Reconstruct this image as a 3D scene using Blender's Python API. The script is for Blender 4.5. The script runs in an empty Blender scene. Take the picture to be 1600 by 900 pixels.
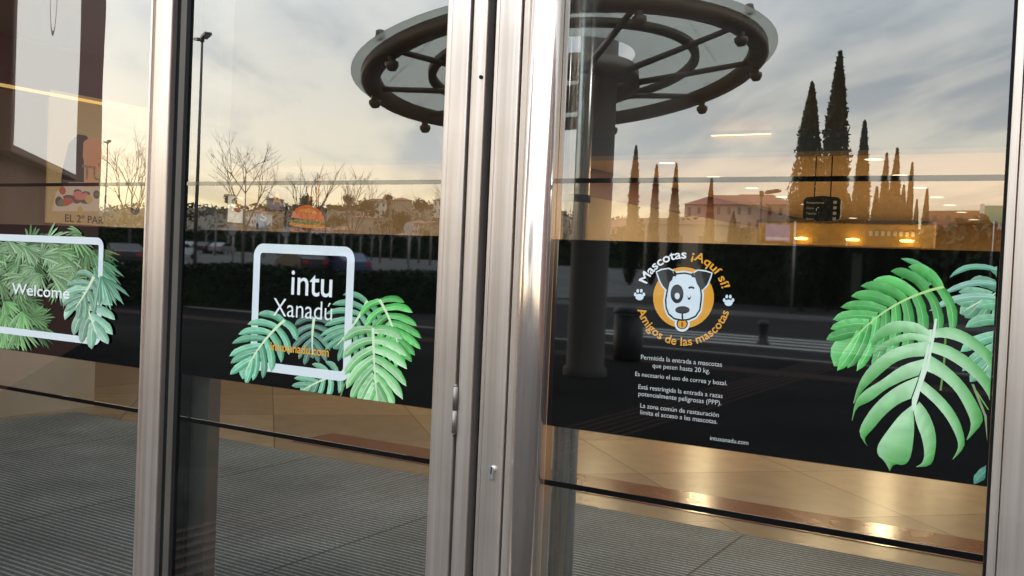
import bpy, bmesh, math, random
from mathutils import Vector, Matrix
R = math.radians
SC = bpy.context.scene
COL = SC.collection
rnd = random.Random(7)

# ------------------------------------------------------------------ camera
CAM = Vector((0.0, -1.9, 1.45))
YAW, PITCH, ROLL, FPX = .53692374, .0259493, .0428995, 1507.0
fw = Vector((-math.sin(YAW)*math.cos(PITCH), math.cos(YAW)*math.cos(PITCH), -math.sin(PITCH)))
r0 = Vector((math.cos(YAW), math.sin(YAW), 0)); u0 = r0.cross(fw)
rt = r0*math.cos(ROLL) + u0*math.sin(ROLL)
up = u0*math.cos(ROLL) - r0*math.sin(ROLL)
cd = bpy.data.cameras.new('camera'); cam = bpy.data.objects.new('camera', cd); COL.objects.link(cam)
cd.sensor_width = 36; cd.lens = FPX/1600*36; cd.clip_start = .05; cd.clip_end = 4000
cam.matrix_world = Matrix(((rt.x, up.x, -fw.x, CAM.x), (rt.y, up.y, -fw.y, CAM.y), (rt.z, up.z, -fw.z, CAM.z), (0, 0, 0, 1)))
SC.camera = cam

# ------------------------------------------------------------------ sky, sun, exposure
SUN_EL = R(10); SUN_DIR = Vector((-1, -.30, 0)).normalized()
SUN_AZ = math.atan2(SUN_DIR.x, SUN_DIR.y)            # clockwise from +y, as the sky texture counts it
W = bpy.data.worlds.new('World'); SC.world = W; W.use_nodes = True
nt = W.node_tree; nt.nodes.clear()
def N(tree, kind, **kw):
    n = tree.nodes.new(kind)
    for k, v in kw.items(): setattr(n, k, v)
    return n
def L(tree, a, b): tree.links.new(a, b)
def M_(tree, op, a, b=None, clamp=False):
    n = N(tree, 'ShaderNodeMath', operation=op); n.use_clamp = clamp
    for i, v in enumerate((a, b)):
        if v is None: continue
        if isinstance(v, (int, float)): n.inputs[i].default_value = v
        else: L(tree, v, n.inputs[i])
    return n.outputs[0]
def ramp(tree, fac, stops, interp='LINEAR'):
    n = N(tree, 'ShaderNodeValToRGB'); e = n.color_ramp.elements; n.color_ramp.interpolation = interp
    while len(e) < len(stops): e.new(.5)
    for i, (p, c) in enumerate(stops):
        e[i].position = p; e[i].color = (c[0], c[1], c[2], 1) if not isinstance(c, (int, float)) else (c, c, c, 1)
    if fac is not None: L(tree, fac, n.inputs[0])
    return n.outputs[0]
def mixc(tree, fac, a, b, bt='MIX'):
    n = N(tree, 'ShaderNodeMix', data_type='RGBA', blend_type=bt); n.clamp_factor = True
    for i, v in ((0, fac), (6, a), (7, b)):
        if isinstance(v, (int, float)): n.inputs[i].default_value = v
        elif isinstance(v, tuple): n.inputs[i].default_value = (*v[:3], 1)
        else: L(tree, v, n.inputs[i])
    return n.outputs[2]
sky = N(nt, 'ShaderNodeTexSky', sky_type='NISHITA'); sky.sun_disc = False
sky.sun_elevation = SUN_EL; sky.sun_rotation = SUN_AZ; sky.air_density = 1.2; sky.dust_density = 2.0
tc = N(nt, 'ShaderNodeTexCoord'); sp = N(nt, 'ShaderNodeSeparateXYZ'); L(nt, tc.outputs['Generated'], sp.inputs[0])
el = M_(nt, 'MAXIMUM', sp.outputs[2], 0.0)
den = M_(nt, 'ADD', el, .07)
cu = M_(nt, 'DIVIDE', sp.outputs[0], den); cv = M_(nt, 'DIVIDE', sp.outputs[1], den)
cb = N(nt, 'ShaderNodeCombineXYZ')
# cloud streets run along one direction across the plane of the cloud deck
L(nt, M_(nt, 'ADD', M_(nt, 'MULTIPLY', cu, .30), M_(nt, 'MULTIPLY', cv, .22)), cb.inputs[0])
L(nt, M_(nt, 'SUBTRACT', M_(nt, 'MULTIPLY', cv, .62), M_(nt, 'MULTIPLY', cu, .80)), cb.inputs[1])
n1 = N(nt, 'ShaderNodeTexNoise'); n1.inputs['Scale'].default_value = .85; n1.inputs['Detail'].default_value = 6; n1.inputs['Roughness'].default_value = .55; n1.inputs['Distortion'].default_value = .6
L(nt, cb.outputs[0], n1.inputs['Vector'])
n2 = N(nt, 'ShaderNodeTexNoise'); n2.inputs['Scale'].default_value = 2.6; n2.inputs['Detail'].default_value = 5; n2.inputs['Distortion'].default_value = .4
L(nt, cb.outputs[0], n2.inputs['Vector'])
cl = M_(nt, 'ADD', M_(nt, 'MULTIPLY', n1.outputs[0], .62), M_(nt, 'MULTIPLY', n2.outputs[0], .38))
clf = ramp(nt, cl, [(.40, 0.0), (.58, 1.0)], 'EASE')
# deck colour by height: cream at the horizon, grey-blue overhead; lit streaks are warmer and paler
dark = ramp(nt, el, [(0, (1.12, .88, .48)), (.045, (1.02, .86, .56)), (.10, (.80, .82, .81)), (.22, (.54, .62, .70)), (.45, (1.25, 1.4, 1.55)), (1, (1.55, 1.75, 1.95))])
lite = ramp(nt, el, [(0, (1.30, 1.05, .60)), (.045, (1.32, 1.14, .76)), (.10, (1.24, 1.14, .94)), (.22, (1.04, 1.05, 1.02)), (.45, (1.5, 1.62, 1.72)), (1, (1.8, 1.95, 2.1))])
deck = mixc(nt, clf, dark, lite)
# thinner cloud towards the low sun on the left of the reflection: brighter
dotg = N(nt, 'ShaderNodeVectorMath', operation='DOT_PRODUCT'); L(nt, tc.outputs['Generated'], dotg.inputs[0])
gd = Vector((-.86, -.48, .10)).normalized(); dotg.inputs[1].default_value = gd
glow = ramp(nt, dotg.outputs['Value'], [(.55, .80), (.82, .86), (.97, 1.0), (1.0, 1.15)])
deck = mixc(nt, 1.0, mixc(nt, 1.0, deck, glow, 'MULTIPLY'), (15.6, 15.9, 16.2), 'MULTIPLY')
full = mixc(nt, .86, sky.outputs[0], deck)
bg = N(nt, 'ShaderNodeBackground'); L(nt, full, bg.inputs[0]); bg.inputs[1].default_value = .10
wo = N(nt, 'ShaderNodeOutputWorld'); L(nt, bg.outputs[0], wo.inputs[0])
sd = bpy.data.lights.new('sun', 'SUN'); sd.energy = .6; sd.angle = R(10); sd.color = (1, .80, .58)
sun = bpy.data.objects.new('sun', sd); COL.objects.link(sun)
sv = Vector((SUN_DIR.x*math.cos(SUN_EL), SUN_DIR.y*math.cos(SUN_EL), math.sin(SUN_EL)))
sun.rotation_euler = sv.to_track_quat('Z', 'Y').to_euler()
SC.view_settings.view_transform = 'Standard'; SC.view_settings.look = 'None'; SC.view_settings.exposure = .70; SC.view_settings.gamma = 1
SC.view_settings.use_curve_mapping = False
try:
    SC.cycles.use_denoising = True; SC.cycles.max_bounces = 10; SC.cycles.transparent_max_bounces = 16
    SC.cycles.caustics_reflective = False; SC.cycles.caustics_refractive = False; SC.cycles.sample_clamp_indirect = 6
except Exception: pass

# ------------------------------------------------------------------ survey of the photograph
def ray(px, py): return fw + rt*((px-800)/FPX) + up*((450-py)/FPX)
def onY(px, py, Y):
    d = ray(px, py); return CAM + d*((Y-CAM.y)/d.y)
def onX(px, py, X):
    d = ray(px, py); return CAM + d*((X-CAM.x)/d.x)
def D(px, py):
    p = onY(px, py, 0); return (p.x, p.z)                    # metres on the plane of the doors
def out(px, Y, py=None):
    p = onY(px, py if py is not None else 450, Y); return Vector((p.x, -Y, p.z))   # a place across the forecourt, seen by reflection
def outg(px, py):
    d = ray(px, py); p = CAM + d*(-CAM.z/d.z); return Vector((p.x, -p.y, 0))

# ------------------------------------------------------------------ materials
MAT = {}
def new_mat(name):
    m = bpy.data.materials.new(name); m.use_nodes = True; t = m.node_tree; t.nodes.clear()
    o = N(t, 'ShaderNodeOutputMaterial'); return m, t, o
def pm(name, col, rough=.6, metal=0, var=.12, scale=6, bump=0, spec=.5, coord='Object', stretch=None):
    if name in MAT: return MAT[name]
    m, t, o = new_mat(name)
    p = N(t, 'ShaderNodeBsdfPrincipled'); L(t, p.outputs[0], o.inputs[0])
    p.inputs['Roughness'].default_value = rough; p.inputs['Metallic'].default_value = metal
    p.inputs['Specular IOR Level'].default_value = spec
    c = N(t, 'ShaderNodeTexCoord'); vec = c.outputs[coord]
    if stretch:
        mp = N(t, 'ShaderNodeMapping'); mp.inputs['Scale'].default_value = stretch; L(t, vec, mp.inputs[0]); vec = mp.outputs[0]
    n = N(t, 'ShaderNodeTexNoise'); n.inputs['Scale'].default_value = scale; n.inputs['Detail'].default_value = 5; L(t, vec, n.inputs['Vector'])
    lo = tuple(max(0, x*(1-var)) for x in col); hi = tuple(min(1, x*(1+var)) for x in col)
    L(t, ramp(t, n.outputs[0], [(.3, lo), (.7, hi)]), p.inputs['Base Color'])
    L(t, M_(t, 'ADD', rough-.06, M_(t, 'MULTIPLY', n.outputs[0], .12)), p.inputs['Roughness'])
    if bump:
        b = N(t, 'ShaderNodeBump'); b.inputs['Strength'].default_value = bump; b.inputs['Distance'].default_value = .01
        L(t, n.outputs[0], b.inputs['Height']); L(t, b.outputs[0], p.inputs['Normal'])
    MAT[name] = m; return m
def emit(name, col, s, base=(.8, .8, .8)):
    if name in MAT: return MAT[name]
    m, t, o = new_mat(name); p = N(t, 'ShaderNodeBsdfPrincipled'); L(t, p.outputs[0], o.inputs[0])
    p.inputs['Base Color'].default_value = (*base, 1); p.inputs['Emission Color'].default_value = (*col, 1); p.inputs['Emission Strength'].default_value = s
    MAT[name] = m; return m
REFL = .275
def refl_fac(t, base):
    f = N(t, 'ShaderNodeFresnel'); f.inputs[0].default_value = 1.5
    return M_(t, 'ADD', base-.03, M_(t, 'MULTIPLY', f.outputs[0], .75), True)
def glass_mat():
    m, t, o = new_mat('coated_glass')
    tr = N(t, 'ShaderNodeBsdfTransparent'); tr.inputs[0].default_value = (.80, .83, .80, 1)
    g = N(t, 'ShaderNodeBsdfGlossy'); g.inputs['Roughness'].default_value = 0.0; g.inputs[0].default_value = (1, .995, .975, 1)
    # float glass is never dead flat: a very slow waviness bends the reflected edges
    c = N(t, 'ShaderNodeTexCoord'); n = N(t, 'ShaderNodeTexNoise'); n.inputs['Scale'].default_value = 2.2; n.inputs['Detail'].default_value = 1; L(t, c.outputs['Object'], n.inputs['Vector'])
    b = N(t, 'ShaderNodeBump'); b.inputs['Strength'].default_value = .05; b.inputs['Distance'].default_value = .006; L(t, n.outputs[0], b.inputs['Height']); L(t, b.outputs[0], g.inputs['Normal'])
    mx = N(t, 'ShaderNodeMixShader'); L(t, refl_fac(t, REFL), mx.inputs[0]); L(t, tr.outputs[0], mx.inputs[1]); L(t, g.outputs[0], mx.inputs[2])
    nd = N(t, 'ShaderNodeTexNoise'); nd.inputs['Scale'].default_value = 1.7; nd.inputs['Detail'].default_value = 9; nd.inputs['Roughness'].default_value = .7; nd.inputs['Distortion'].default_value = 1.2; L(t, c.outputs['Object'], nd.inputs['Vector'])
    dd = N(t, 'ShaderNodeBsdfDiffuse'); dd.inputs[0].default_value = (.55, .53, .50, 1); mxd = N(t, 'ShaderNodeMixShader'); L(t, ramp(t, nd.outputs[0], [(.48, .004), (.78, .055)]), mxd.inputs[0]); L(t, mx.outputs[0], mxd.inputs[1]); L(t, dd.outputs[0], mxd.inputs[2]); L(t, mxd.outputs[0], o.inputs[0])
    m2, t2, o2 = new_mat('glass_inner_face'); tr2 = N(t2, 'ShaderNodeBsdfTransparent'); tr2.inputs[0].default_value = (.97, .98, .97, 1); L(t2, tr2.outputs[0], o2.inputs[0])
    return m, m2
GLASS, GLASS_IN = glass_mat()
def print_mat(name, fac, attr=True, col=(.01, .01, .01)):
    m, t, o = new_mat(name)
    d = N(t, 'ShaderNodeBsdfDiffuse')
    if attr:
        a = N(t, 'ShaderNodeVertexColor', layer_name='Print'); L(t, a.outputs[0], d.inputs[0])
    else: d.inputs[0].default_value = (*col, 1)
    g = N(t, 'ShaderNodeBsdfGlossy'); g.inputs['Roughness'].default_value = .02; g.inputs[0].default_value = (1, .995, .975, 1)
    mx = N(t, 'ShaderNodeMixShader'); L(t, refl_fac(t, fac), mx.inputs[0]); L(t, d.outputs[0], mx.inputs[1]); L(t, g.outputs[0], mx.inputs[2]); L(t, mx.outputs[0], o.inputs[0])
    return m
INK = print_mat('printed_film', .14); BLACKFILM = print_mat('black_film', REFL-.125, False, (.0022, .0022, .0022)); LINEFILM = print_mat('black_line_film', .15, False, (.002, .002, .002))

def steel(rough=.31):
    m, t, o = new_mat('brushed_stainless')
    p = N(t, 'ShaderNodeBsdfPrincipled'); p.inputs['Metallic'].default_value = .82
    c = N(t, 'ShaderNodeTexCoord'); mp = N(t, 'ShaderNodeMapping'); mp.inputs['Scale'].default_value = (70, 70, .8); L(t, c.outputs['Object'], mp.inputs[0])
    n = N(t, 'ShaderNodeTexNoise'); n.inputs['Scale'].default_value = 1.0; n.inputs['Detail'].default_value = 4; L(t, mp.outputs[0], n.inputs['Vector'])
    n3 = N(t, 'ShaderNodeTexNoise'); n3.inputs['Scale'].default_value = 7; n3.inputs['Detail'].default_value = 6; L(t, c.outputs['Object'], n3.inputs['Vector'])
    s = M_(t, 'ADD', M_(t, 'MULTIPLY', n.outputs[0], .75), M_(t, 'MULTIPLY', n3.outputs[0], .25))
    L(t, ramp(t, s, [(.36, (.70, .59, .515)), (.64, (.94, .83, .755))]), p.inputs['Base Color'])
    p.inputs['Roughness'].default_value = rough
    L(t, p.outputs[0], o.inputs[0]); return m
STEEL = steel(); STEEL_SATIN = steel(.17)
TUBE = pm('polished_tube', (.78, .78, .77), .24, .80, .05, 40)
RUBBER = pm('black_rubber', (.010, .010, .010), .7, spec=.15)
BRONZE = pm('dark_bronze', (.11, .095, .08), .5, .3)
ALU = pm('grey_aluminium', (.30, .28, .26), .45, .6)

# ------------------------------------------------------------------ object helpers
def tag(o, label=None, cat=None, group=None, kind=None):
    if label: o['label'] = label
    if cat: o['category'] = cat
    if group: o['group'] = group
    if kind: o['kind'] = kind
    return o
def empty(name, loc=(0, 0, 0), rz=0, **k):
    o = bpy.data.objects.new(name, None); o.location = loc; o.rotation_euler = (0, 0, rz); o.empty_display_size = .1; COL.objects.link(o); return tag(o, **k)
class B:
    """collects faces for ONE mesh object"""
    def __init__(s): s.bm = bmesh.new()
    def box(s, x0, x1, y0, y1, z0, z1, bev=0, mi=0):
        r = bmesh.ops.create_cube(s.bm, size=1); vs = r['verts']
        for v in vs: v.co = Vector(((x0+x1)/2+v.co.x*(x1-x0), (y0+y1)/2+v.co.y*(y1-y0), (z0+z1)/2+v.co.z*(z1-z0)))
        if bev:
            es = {e for v in vs for e in v.link_edges}
            bmesh.ops.bevel(s.bm, geom=list(es), offset=bev, segments=2, affect='EDGES', profile=.6)
        return s
    def tube(s, a, b, ra, rb=None, n=10, cap=True):
        a = Vector(a); b = Vector(b); rb = ra if rb is None else rb; d = (b-a)
        q = d.to_track_quat('Z', 'Y'); va = []; vb = []
        for i in range(n):
            k = 2*math.pi*i/n; w = q @ Vector((math.cos(k), math.sin(k), 0)); va.append(s.bm.verts.new(a+w*ra)); vb.append(s.bm.verts.new(b+w*rb))
        for i in range(n):
            f = s.bm.faces.new((va[i], va[(i+1) % n], vb[(i+1) % n], vb[i])); f.smooth = True
        if cap:
            s.bm.faces.new(va[::-1]); s.bm.faces.new(vb)
        return s
    def lathe(s, prof, n=24, c=(0, 0, 0)):
        c = Vector(c); rings = []
        for r, z in prof: rings.append([s.bm.verts.new(c+Vector((r*math.cos(2*math.pi*i/n), r*math.sin(2*math.pi*i/n), z))) for i in range(n)])
        for A, Bb in zip(rings, rings[1:]):
            for i in range(n):
                f = s.bm.faces.new((A[i], A[(i+1) % n], Bb[(i+1) % n], Bb[i])); f.smooth = True
        return s
    def prism(s, pts, y0, y1):
        a = [s.bm.verts.new((x, y0, z)) for x, z in pts]; b = [s.bm.verts.new((x, y1, z)) for x, z in pts]
        n = len(pts); s.bm.faces.new(a[::-1]); s.bm.faces.new(b)
        for i in range(n): s.bm.faces.new((a[i], a[(i+1) % n], b[(i+1) % n], b[i]))
        return s
    def quad(s, *p):
        return s.bm.faces.new([s.bm.verts.new(q) for q in p])
    def done(s, name, mat, parent=None, recalc=True, **k):
        if recalc: bmesh.ops.recalc_face_normals(s.bm, faces=s.bm.faces[:])
        me = bpy.data.meshes.new(name); s.bm.to_mesh(me); s.bm.free()
        for m in (mat if isinstance(mat, (list, tuple)) else [mat]): me.materials.append(m)
        o = bpy.data.objects.new(name, me); COL.objects.link(o)
        if parent: o.parent = parent
        return tag(o, **k)
def kids(o): return [c for c in bpy.data.objects if c.parent == o]
def copy_tree(o, parent=None, ch=None):
    c = o.copy(); COL.objects.link(c)
    if parent: c.parent = parent
    for k in list(o.children): copy_tree(k, c)
    return c

# ------------------------------------------------------------------ printing on the films
INKY = [0]
class Ink:
    """flat printed artwork on the plane of the doors: one mesh, colour per corner"""
    def __init__(s, y=-.0035, xlim=None, zlim=None):
        s.v = []; s.f = []; s.c = []; s.y = min(y, -.0026) if y == -.0026 else min(INKY[0]-1e-4, -.0027); s.k = 0; s.xlim = xlim; s.zlim = zlim
    def poly(s, pts, col, px=True, step=True):
        if step: s.k += 1
        y = s.y - s.k*3e-6; b = len(s.v)
        for i, p in enumerate(pts):
            x, z = D(*p) if px else p
            if s.xlim: x = min(max(x, s.xlim[0]), s.xlim[1])
            if s.zlim: z = min(max(z, s.zlim[0]), s.zlim[1])
            s.v.append((x, y, z)); s.c.append(col[i] if isinstance(col[0], (tuple, list)) else col)
        s.f.append(tuple(range(b, b+len(pts))))
    def strip(s, rows, cols, px=True):
        """rows of 3 points (edge, middle, edge) with a colour each"""
        s.k += 1; y = s.y - s.k*3e-6; b = len(s.v)
        for r, cc in zip(rows, cols):
            for p, c in zip(r, cc):
                x, z = D(*p) if px else p
                if s.xlim: x = min(max(x, s.xlim[0]), s.xlim[1])
                if s.zlim: z = min(max(z, s.zlim[0]), s.zlim[1])
                s.v.append((x, y, z)); s.c.append(c)
        for i in range(len(rows)-1):
            for j in range(2):
                q = b+i*3+j; s.f.append((q, q+1, q+4, q+3))
    def up(s, f):
        p = [s.v[i] for i in f]; return sum(p[i][0]*p[(i+1) % len(p)][2]-p[(i+1) % len(p)][0]*p[i][2] for i in range(len(p))) > 0
    def done(s, name, parent, **k):
        s.f = [f if s.up(f) else f[::-1] for f in s.f]; INKY[0] = s.y-s.k*3e-6
        me = bpy.data.meshes.new(name); me.from_pydata(s.v, [], s.f); a = me.color_attributes.new('Print', 'FLOAT_COLOR', 'POINT')
        for i, c in enumerate(s.c): a.data[i].color = (*c[:3], 1)
        me.materials.append(INK); o = bpy.data.objects.new(name, me); COL.objects.link(o); o.parent = parent
        return tag(o, **k)
def text_tris(body, bold=0.0):
    """glyph outlines of the built-in font as triangles: verts (x, y) and faces, with the bounding box"""
    cu = bpy.data.curves.new('t', 'FONT'); cu.body = body; cu.size = 1; cu.resolution_u = 4; cu.offset = bold
    o = bpy.data.objects.new('t', cu); COL.objects.link(o); dg = bpy.context.evaluated_depsgraph_get(); me = o.evaluated_get(dg).to_mesh()
    vs = [(v.co.x, v.co.y) for v in me.vertices]; fs = [tuple(p.vertices) for p in me.polygons]
    o.evaluated_get(dg).to_mesh_clear(); bpy.data.objects.remove(o); bpy.data.curves.remove(cu)
    xs = [v[0] for v in vs]; ys = [v[1] for v in vs]
    return vs, fs, (min(xs), max(xs), min(ys), max(ys))
def ink_text(ink, body, fn, col, bold=0.0):
    vs, fs, bb = text_tris(body, bold); ink.k += 1; y = ink.y-ink.k*3e-6; b = len(ink.v)
    for p in vs:
        x, z = fn(p[0], p[1], bb); ink.v.append((x, y, z)); ink.c.append(col)
    ink.f += [tuple(b+i for i in f) for f in fs]
def line_fit(x0, x1, zbase, tall=None):
    """fits a line of text between x0 and x1 with its baseline at zbase"""
    def fn(x, y, bb):
        k = (x1-x0)/(bb[1]-bb[0]); kz = k if tall is None else tall
        return x0+(x-bb[0])*k, zbase+y*kz
    return fn
def bez(a, b, c, t): return (a[0]*(1-t)**2+2*b[0]*t*(1-t)+c[0]*t*t, a[1]*(1-t)**2+2*b[1]*t*(1-t)+c[1]*t*t)
def mixt(a, b, t): return tuple(x+(y-x)*t for x, y in zip(a, b))
def lobe(ink, a, c, tip, w, cin, cedge, n=9, base=.55, skew=0):
    """one finger of a split leaf: a curved strip that swells and ends in a point"""
    rows = []; cols = []
    for i in range(n+1):
        t = i/n; p = bez(a, c, tip, t); q = bez(a, c, tip, min(1, t+.02)); q0 = bez(a, c, tip, max(0, t-.02)); dx, dy = q[0]-q0[0], q[1]-q0[1]; l = math.hypot(dx, dy) or 1
        nx, ny = -dy/l, dx/l; ww = w*(base+(1-base)*math.sin(min(1, t/.6)*math.pi/2))*(1 if t < .6 else max(.02, (1-((t-.6)/.4)**2.2)**.8))
        ce = mixt(cedge, cin, .15); j1, j2 = rnd.uniform(.92, 1.08), rnd.uniform(.9, 1.1); rows.append([(p[0]+nx*ww*j1, p[1]+ny*ww*j1), p, (p[0]-nx*ww*j2, p[1]-ny*ww*j2)])
        v1, v2 = rnd.uniform(.8, 1.2), rnd.uniform(.7, 1.1); cols.append([tuple(x*v1 for x in mixt(cedge, cin, .95)), tuple(x*rnd.uniform(.9, 1.05) for x in mixt(cedge, cin, .6)), tuple(x*v2 for x in mixt(cedge, cin, .12))])
    ink.strip(rows, cols)
    if w > 2.6:
        vein = tuple(min(.95, x*1.25+.06) for x in cin); pts = [bez(a, c, tip, i/6*.86) for i in range(7)]
        ink.strip([[(p[0]-.45, p[1]-.45*(1-i/7)), p, (p[0]+.45, p[1]+.45*(1-i/7))] for i, p in enumerate(pts)], [[vein]*3]*7)
def split_leaf(ink, base, tip, half, n=5, bend=0.0, cin=(.55, .80, .50), cedge=(.16, .50, .14), rib=(.75, .90, .60), wid=1.0, sides=(1, 1), rr=None):
    rr = rr or rnd; bx, by = base; tx, ty = tip; L_ = math.hypot(tx-bx, ty-by); ux, uy = (tx-bx)/L_, (ty-by)/L_; vx, vy = -uy, ux
    ctrl = (bx+ux*L_*.5+vx*bend, by+uy*L_*.5+vy*bend)
    lobe(ink, bez(base, ctrl, tip, .62), bez(base, ctrl, tip, .8), tip, L_*.11*wid, cin, cedge, base=.5)
    for i in range(n):
        for si, s in enumerate((1, -1)):
            if not sides[si]: continue
            t = .03+.66*(i/(n-1))**.95; a = bez(base, ctrl, tip, t); k = i/(n-1)
            ang = R(100-70*k+rr.uniform(-5, 5)); ln = half*(.90+.38*math.sin((k*.8+.12)*math.pi))*rr.uniform(.93, 1.06)*(1.0 if k < .8 else .92)*sides[si]
            dx = ux*math.cos(ang)+vx*s*math.sin(ang); dy = uy*math.cos(ang)+vy*s*math.sin(ang)
            a2 = R(40-28*k); ex = ux*math.cos(a2)+vx*s*math.sin(a2); ey = uy*math.cos(a2)+vy*s*math.sin(a2)
            c = (a[0]+dx*ln*.62, a[1]+dy*ln*.62); e = (c[0]+ex*ln*.62, c[1]+ey*ln*.62)
            j = rr.uniform(.70, 1.22); lobe(ink, a, c, e, L_/n*.35*wid*rr.uniform(.92, 1.08), tuple(min(1, x*j) for x in cin), tuple(x*j for x in cedge), base=.8)
    rows = []; m = 10
    for i in range(m+1):
        t = i/m*.9; p = bez(base, ctrl, tip, t); w = 1.8*(1-t)+.5; rows.append([(p[0]+vx*w, p[1]+vy*w), p, (p[0]-vx*w, p[1]-vy*w)])
    ink.strip(rows, [[rib]*3]*(m+1))
def frond(ink, c, ang, spread, ln, n, cin, cedge, w=3.0, rr=None):
    rr = rr or rnd
    for i in range(n):
        a = ang+spread*(i/(n-1)-.5)+rr.uniform(-.06, .06); l = ln*rr.uniform(.75, 1.08); p = (c[0]+math.cos(a)*l, c[1]+math.sin(a)*l+l*.14)
        q = (c[0]+math.cos(a)*l*.55, c[1]+math.sin(a)*l*.55-l*.05); j = rr.uniform(.6, 1.25)
        lobe(ink, c, q, p, w, tuple(min(.9, x*j) for x in cin), tuple(x*j for x in cedge), n=5, base=.35)
def rounded_ring(ink, x0, x1, z0, z1, th, r, col, gaps=()):
    """a printed square outline with round corners; gaps are stretches hidden by a leaf"""
    def path(a0, a1, b0, b1, rad):
        pts = []
        for cx, cz, s in ((a1-rad, b1-rad, 0), (a0+rad, b1-rad, 90), (a0+rad, b0+rad, 180), (a1-rad, b0+rad, 270)):
            for k in range(9): pts.append((cx+rad*math.cos(R(s+k*11.25)), cz+rad*math.sin(R(s+k*11.25))))
        return pts
    o = path(x0, x1, z0, z1, r); i_ = path(x0+th, x1-th, z0+th, z1-th, max(.004, r-th)); n = len(o)
    ink.k += 1
    for k in range(n): ink.poly([o[k], o[(k+1) % n], i_[(k+1) % n], i_[k]], col, px=False, step=False)

WHITE = (.80, .86, .88); PALE = (.56, .78, .52); GREEN = (.10, .42, .10)
ZTOP, ZBOT, ZL1, ZL2 = 1.507, 1.090, 1.637, .962
DOORTOP = 2.62
def pane(x0, x1, parent):
    b = B(); b.box(x0, x1, 0, .008, .08, DOORTOP); bm = b.bm; bm.normal_update()
    for f in bm.faces: f.material_index = 0 if f.normal.y < -.5 else 1
    return b.done('glass_pane', [GLASS, GLASS_IN], parent)
def film(x0, x1, parent, label):
    o = B().box(x0, x1, -.0022, -.0008, ZBOT, ZTOP).done('black_film_band', BLACKFILM, parent)
    if label: o['label'] = label
    for z, h in ((ZL1, .0105), (ZL2, .012)): B().box(x0, x1, -.0024, -.0008, z-h/2, z+h/2).done('marking_line', LINEFILM, parent)
    return o
def rail(x0, x1, parent):
    B().box(x0, x1, -.022, .03, .012, .10, .003).done('bottom_rail', STEEL, parent)
    B().box(x0, x1, -.022, .03, DOORTOP-.01, DOORTOP+.07, .003).done('top_rail', STEEL, parent)

# ================================================================== the entrance front
# --- left fixed pane with the foliage print
T = empty('fixed_window', (-3.4, 0, 0), label='leftmost glass panel with a dense palm foliage print reading Welcome', cat='window')
T.location = (0, 0, 0)
pane(-4.45, -2.372, T); bd = film(-4.45, -2.388, T, 'black band with palm fronds and a white outline'); rail(-4.45, -2.372, T)
rr = random.Random(21)
ink = Ink(-.0026, zlim=(ZBOT+.002, ZTOP+.012))
for k in range(86):                                            # the back layer of fronds
    x = rr.uniform(-150, 150); y = rr.uniform(372, 520)
    if x > 60 and y > 462 : continue
    g = rr.choice([((.10, .24, .10), (.03, .10, .03)), ((.20, .36, .16), (.05, .16, .05)), ((.30, .45, .25), (.08, .20, .07))])
    frond(ink, (x, y), rr.uniform(0, 6.28), rr.uniform(1.2, 2.6), rr.uniform(26, 46), 11, *g, w=1.8, rr=rr)
for k in range(54):
    x = rr.uniform(-150, 140); y = rr.uniform(362, 440)
    g = rr.choice([((.32, .52, .26), (.07, .24, .07)), ((.44, .62, .38), (.11, .28, .10))])
    frond(ink, (x, y), rr.uniform(-.6, 3.4), rr.uniform(1.0, 2.2), rr.uniform(24, 46), 10, *g, w=1.7, rr=rr)
for k in range(18): frond(ink, (rr.uniform(-130, 50), rr.uniform(440, 520)), rr.uniform(.8, 2.4), 1.6, rr.uniform(28, 40), 10, (.36, .60, .30), (.10, .34, .08), w=1.8, rr=rr)
for k in range(3): frond(ink, (150, 405+14*k), .75+.18*k, .9, 52, 8, (.28, .52, .34), (.08, .26, .12), w=2.2, rr=rr)
ink.done('foliage_print', bd)
ink = Ink(-.0038); xr = D(163, 450)[0]; zt = D(90, 369)[1]; zb = D(90, 531)[1]
rounded_ring(ink, -3.75, xr, zb, zt, .022, .030, WHITE); ink.done('white_outline', bd)
ink = Ink(-.0045); rr = random.Random(5)
split_leaf(ink, (132, 448), (158, 530), 34, 5, 4, (.50, .72, .56), (.12, .36, .20), wid=1.15, rr=rr)
split_leaf(ink, (150, 432), (118, 485), 26, 5, -4, (.40, .62, .48), (.10, .32, .18), wid=1.1, rr=rr)
frond(ink, (160, 432), 1.1, 1.3, 50, 9, (.34, .58, .42), (.10, .32, .18), w=3, rr=rr); ink.done('leaf_print', bd)
ink = Ink(-.0056); xa, xb = D(22, 452)[0], D(112, 462)[0]
ink_text(ink, 'Welcome', line_fit(xa, xb, D(66, 463)[1], .033/.72*1.12), (.92, .94, .94), .012); ink.done('lettering', bd)

# --- mullion between the left and the middle glass
T = empty('door_mullion', label='narrow steel mullion between the foliage pane and the middle pane', cat='mullion')
B().box(-2.368, -2.291, -.022, .06, .012, DOORTOP+.07, .004).done('steel_cover', STEEL, T)
B().box(-2.375, -2.366, -.028, .0, .012, DOORTOP, .002).done('edge_bead', STEEL, T)
B().box(-2.289, -2.272, -.004, .06, .012, DOORTOP).done('rubber_gasket', RUBBER, T)

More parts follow.
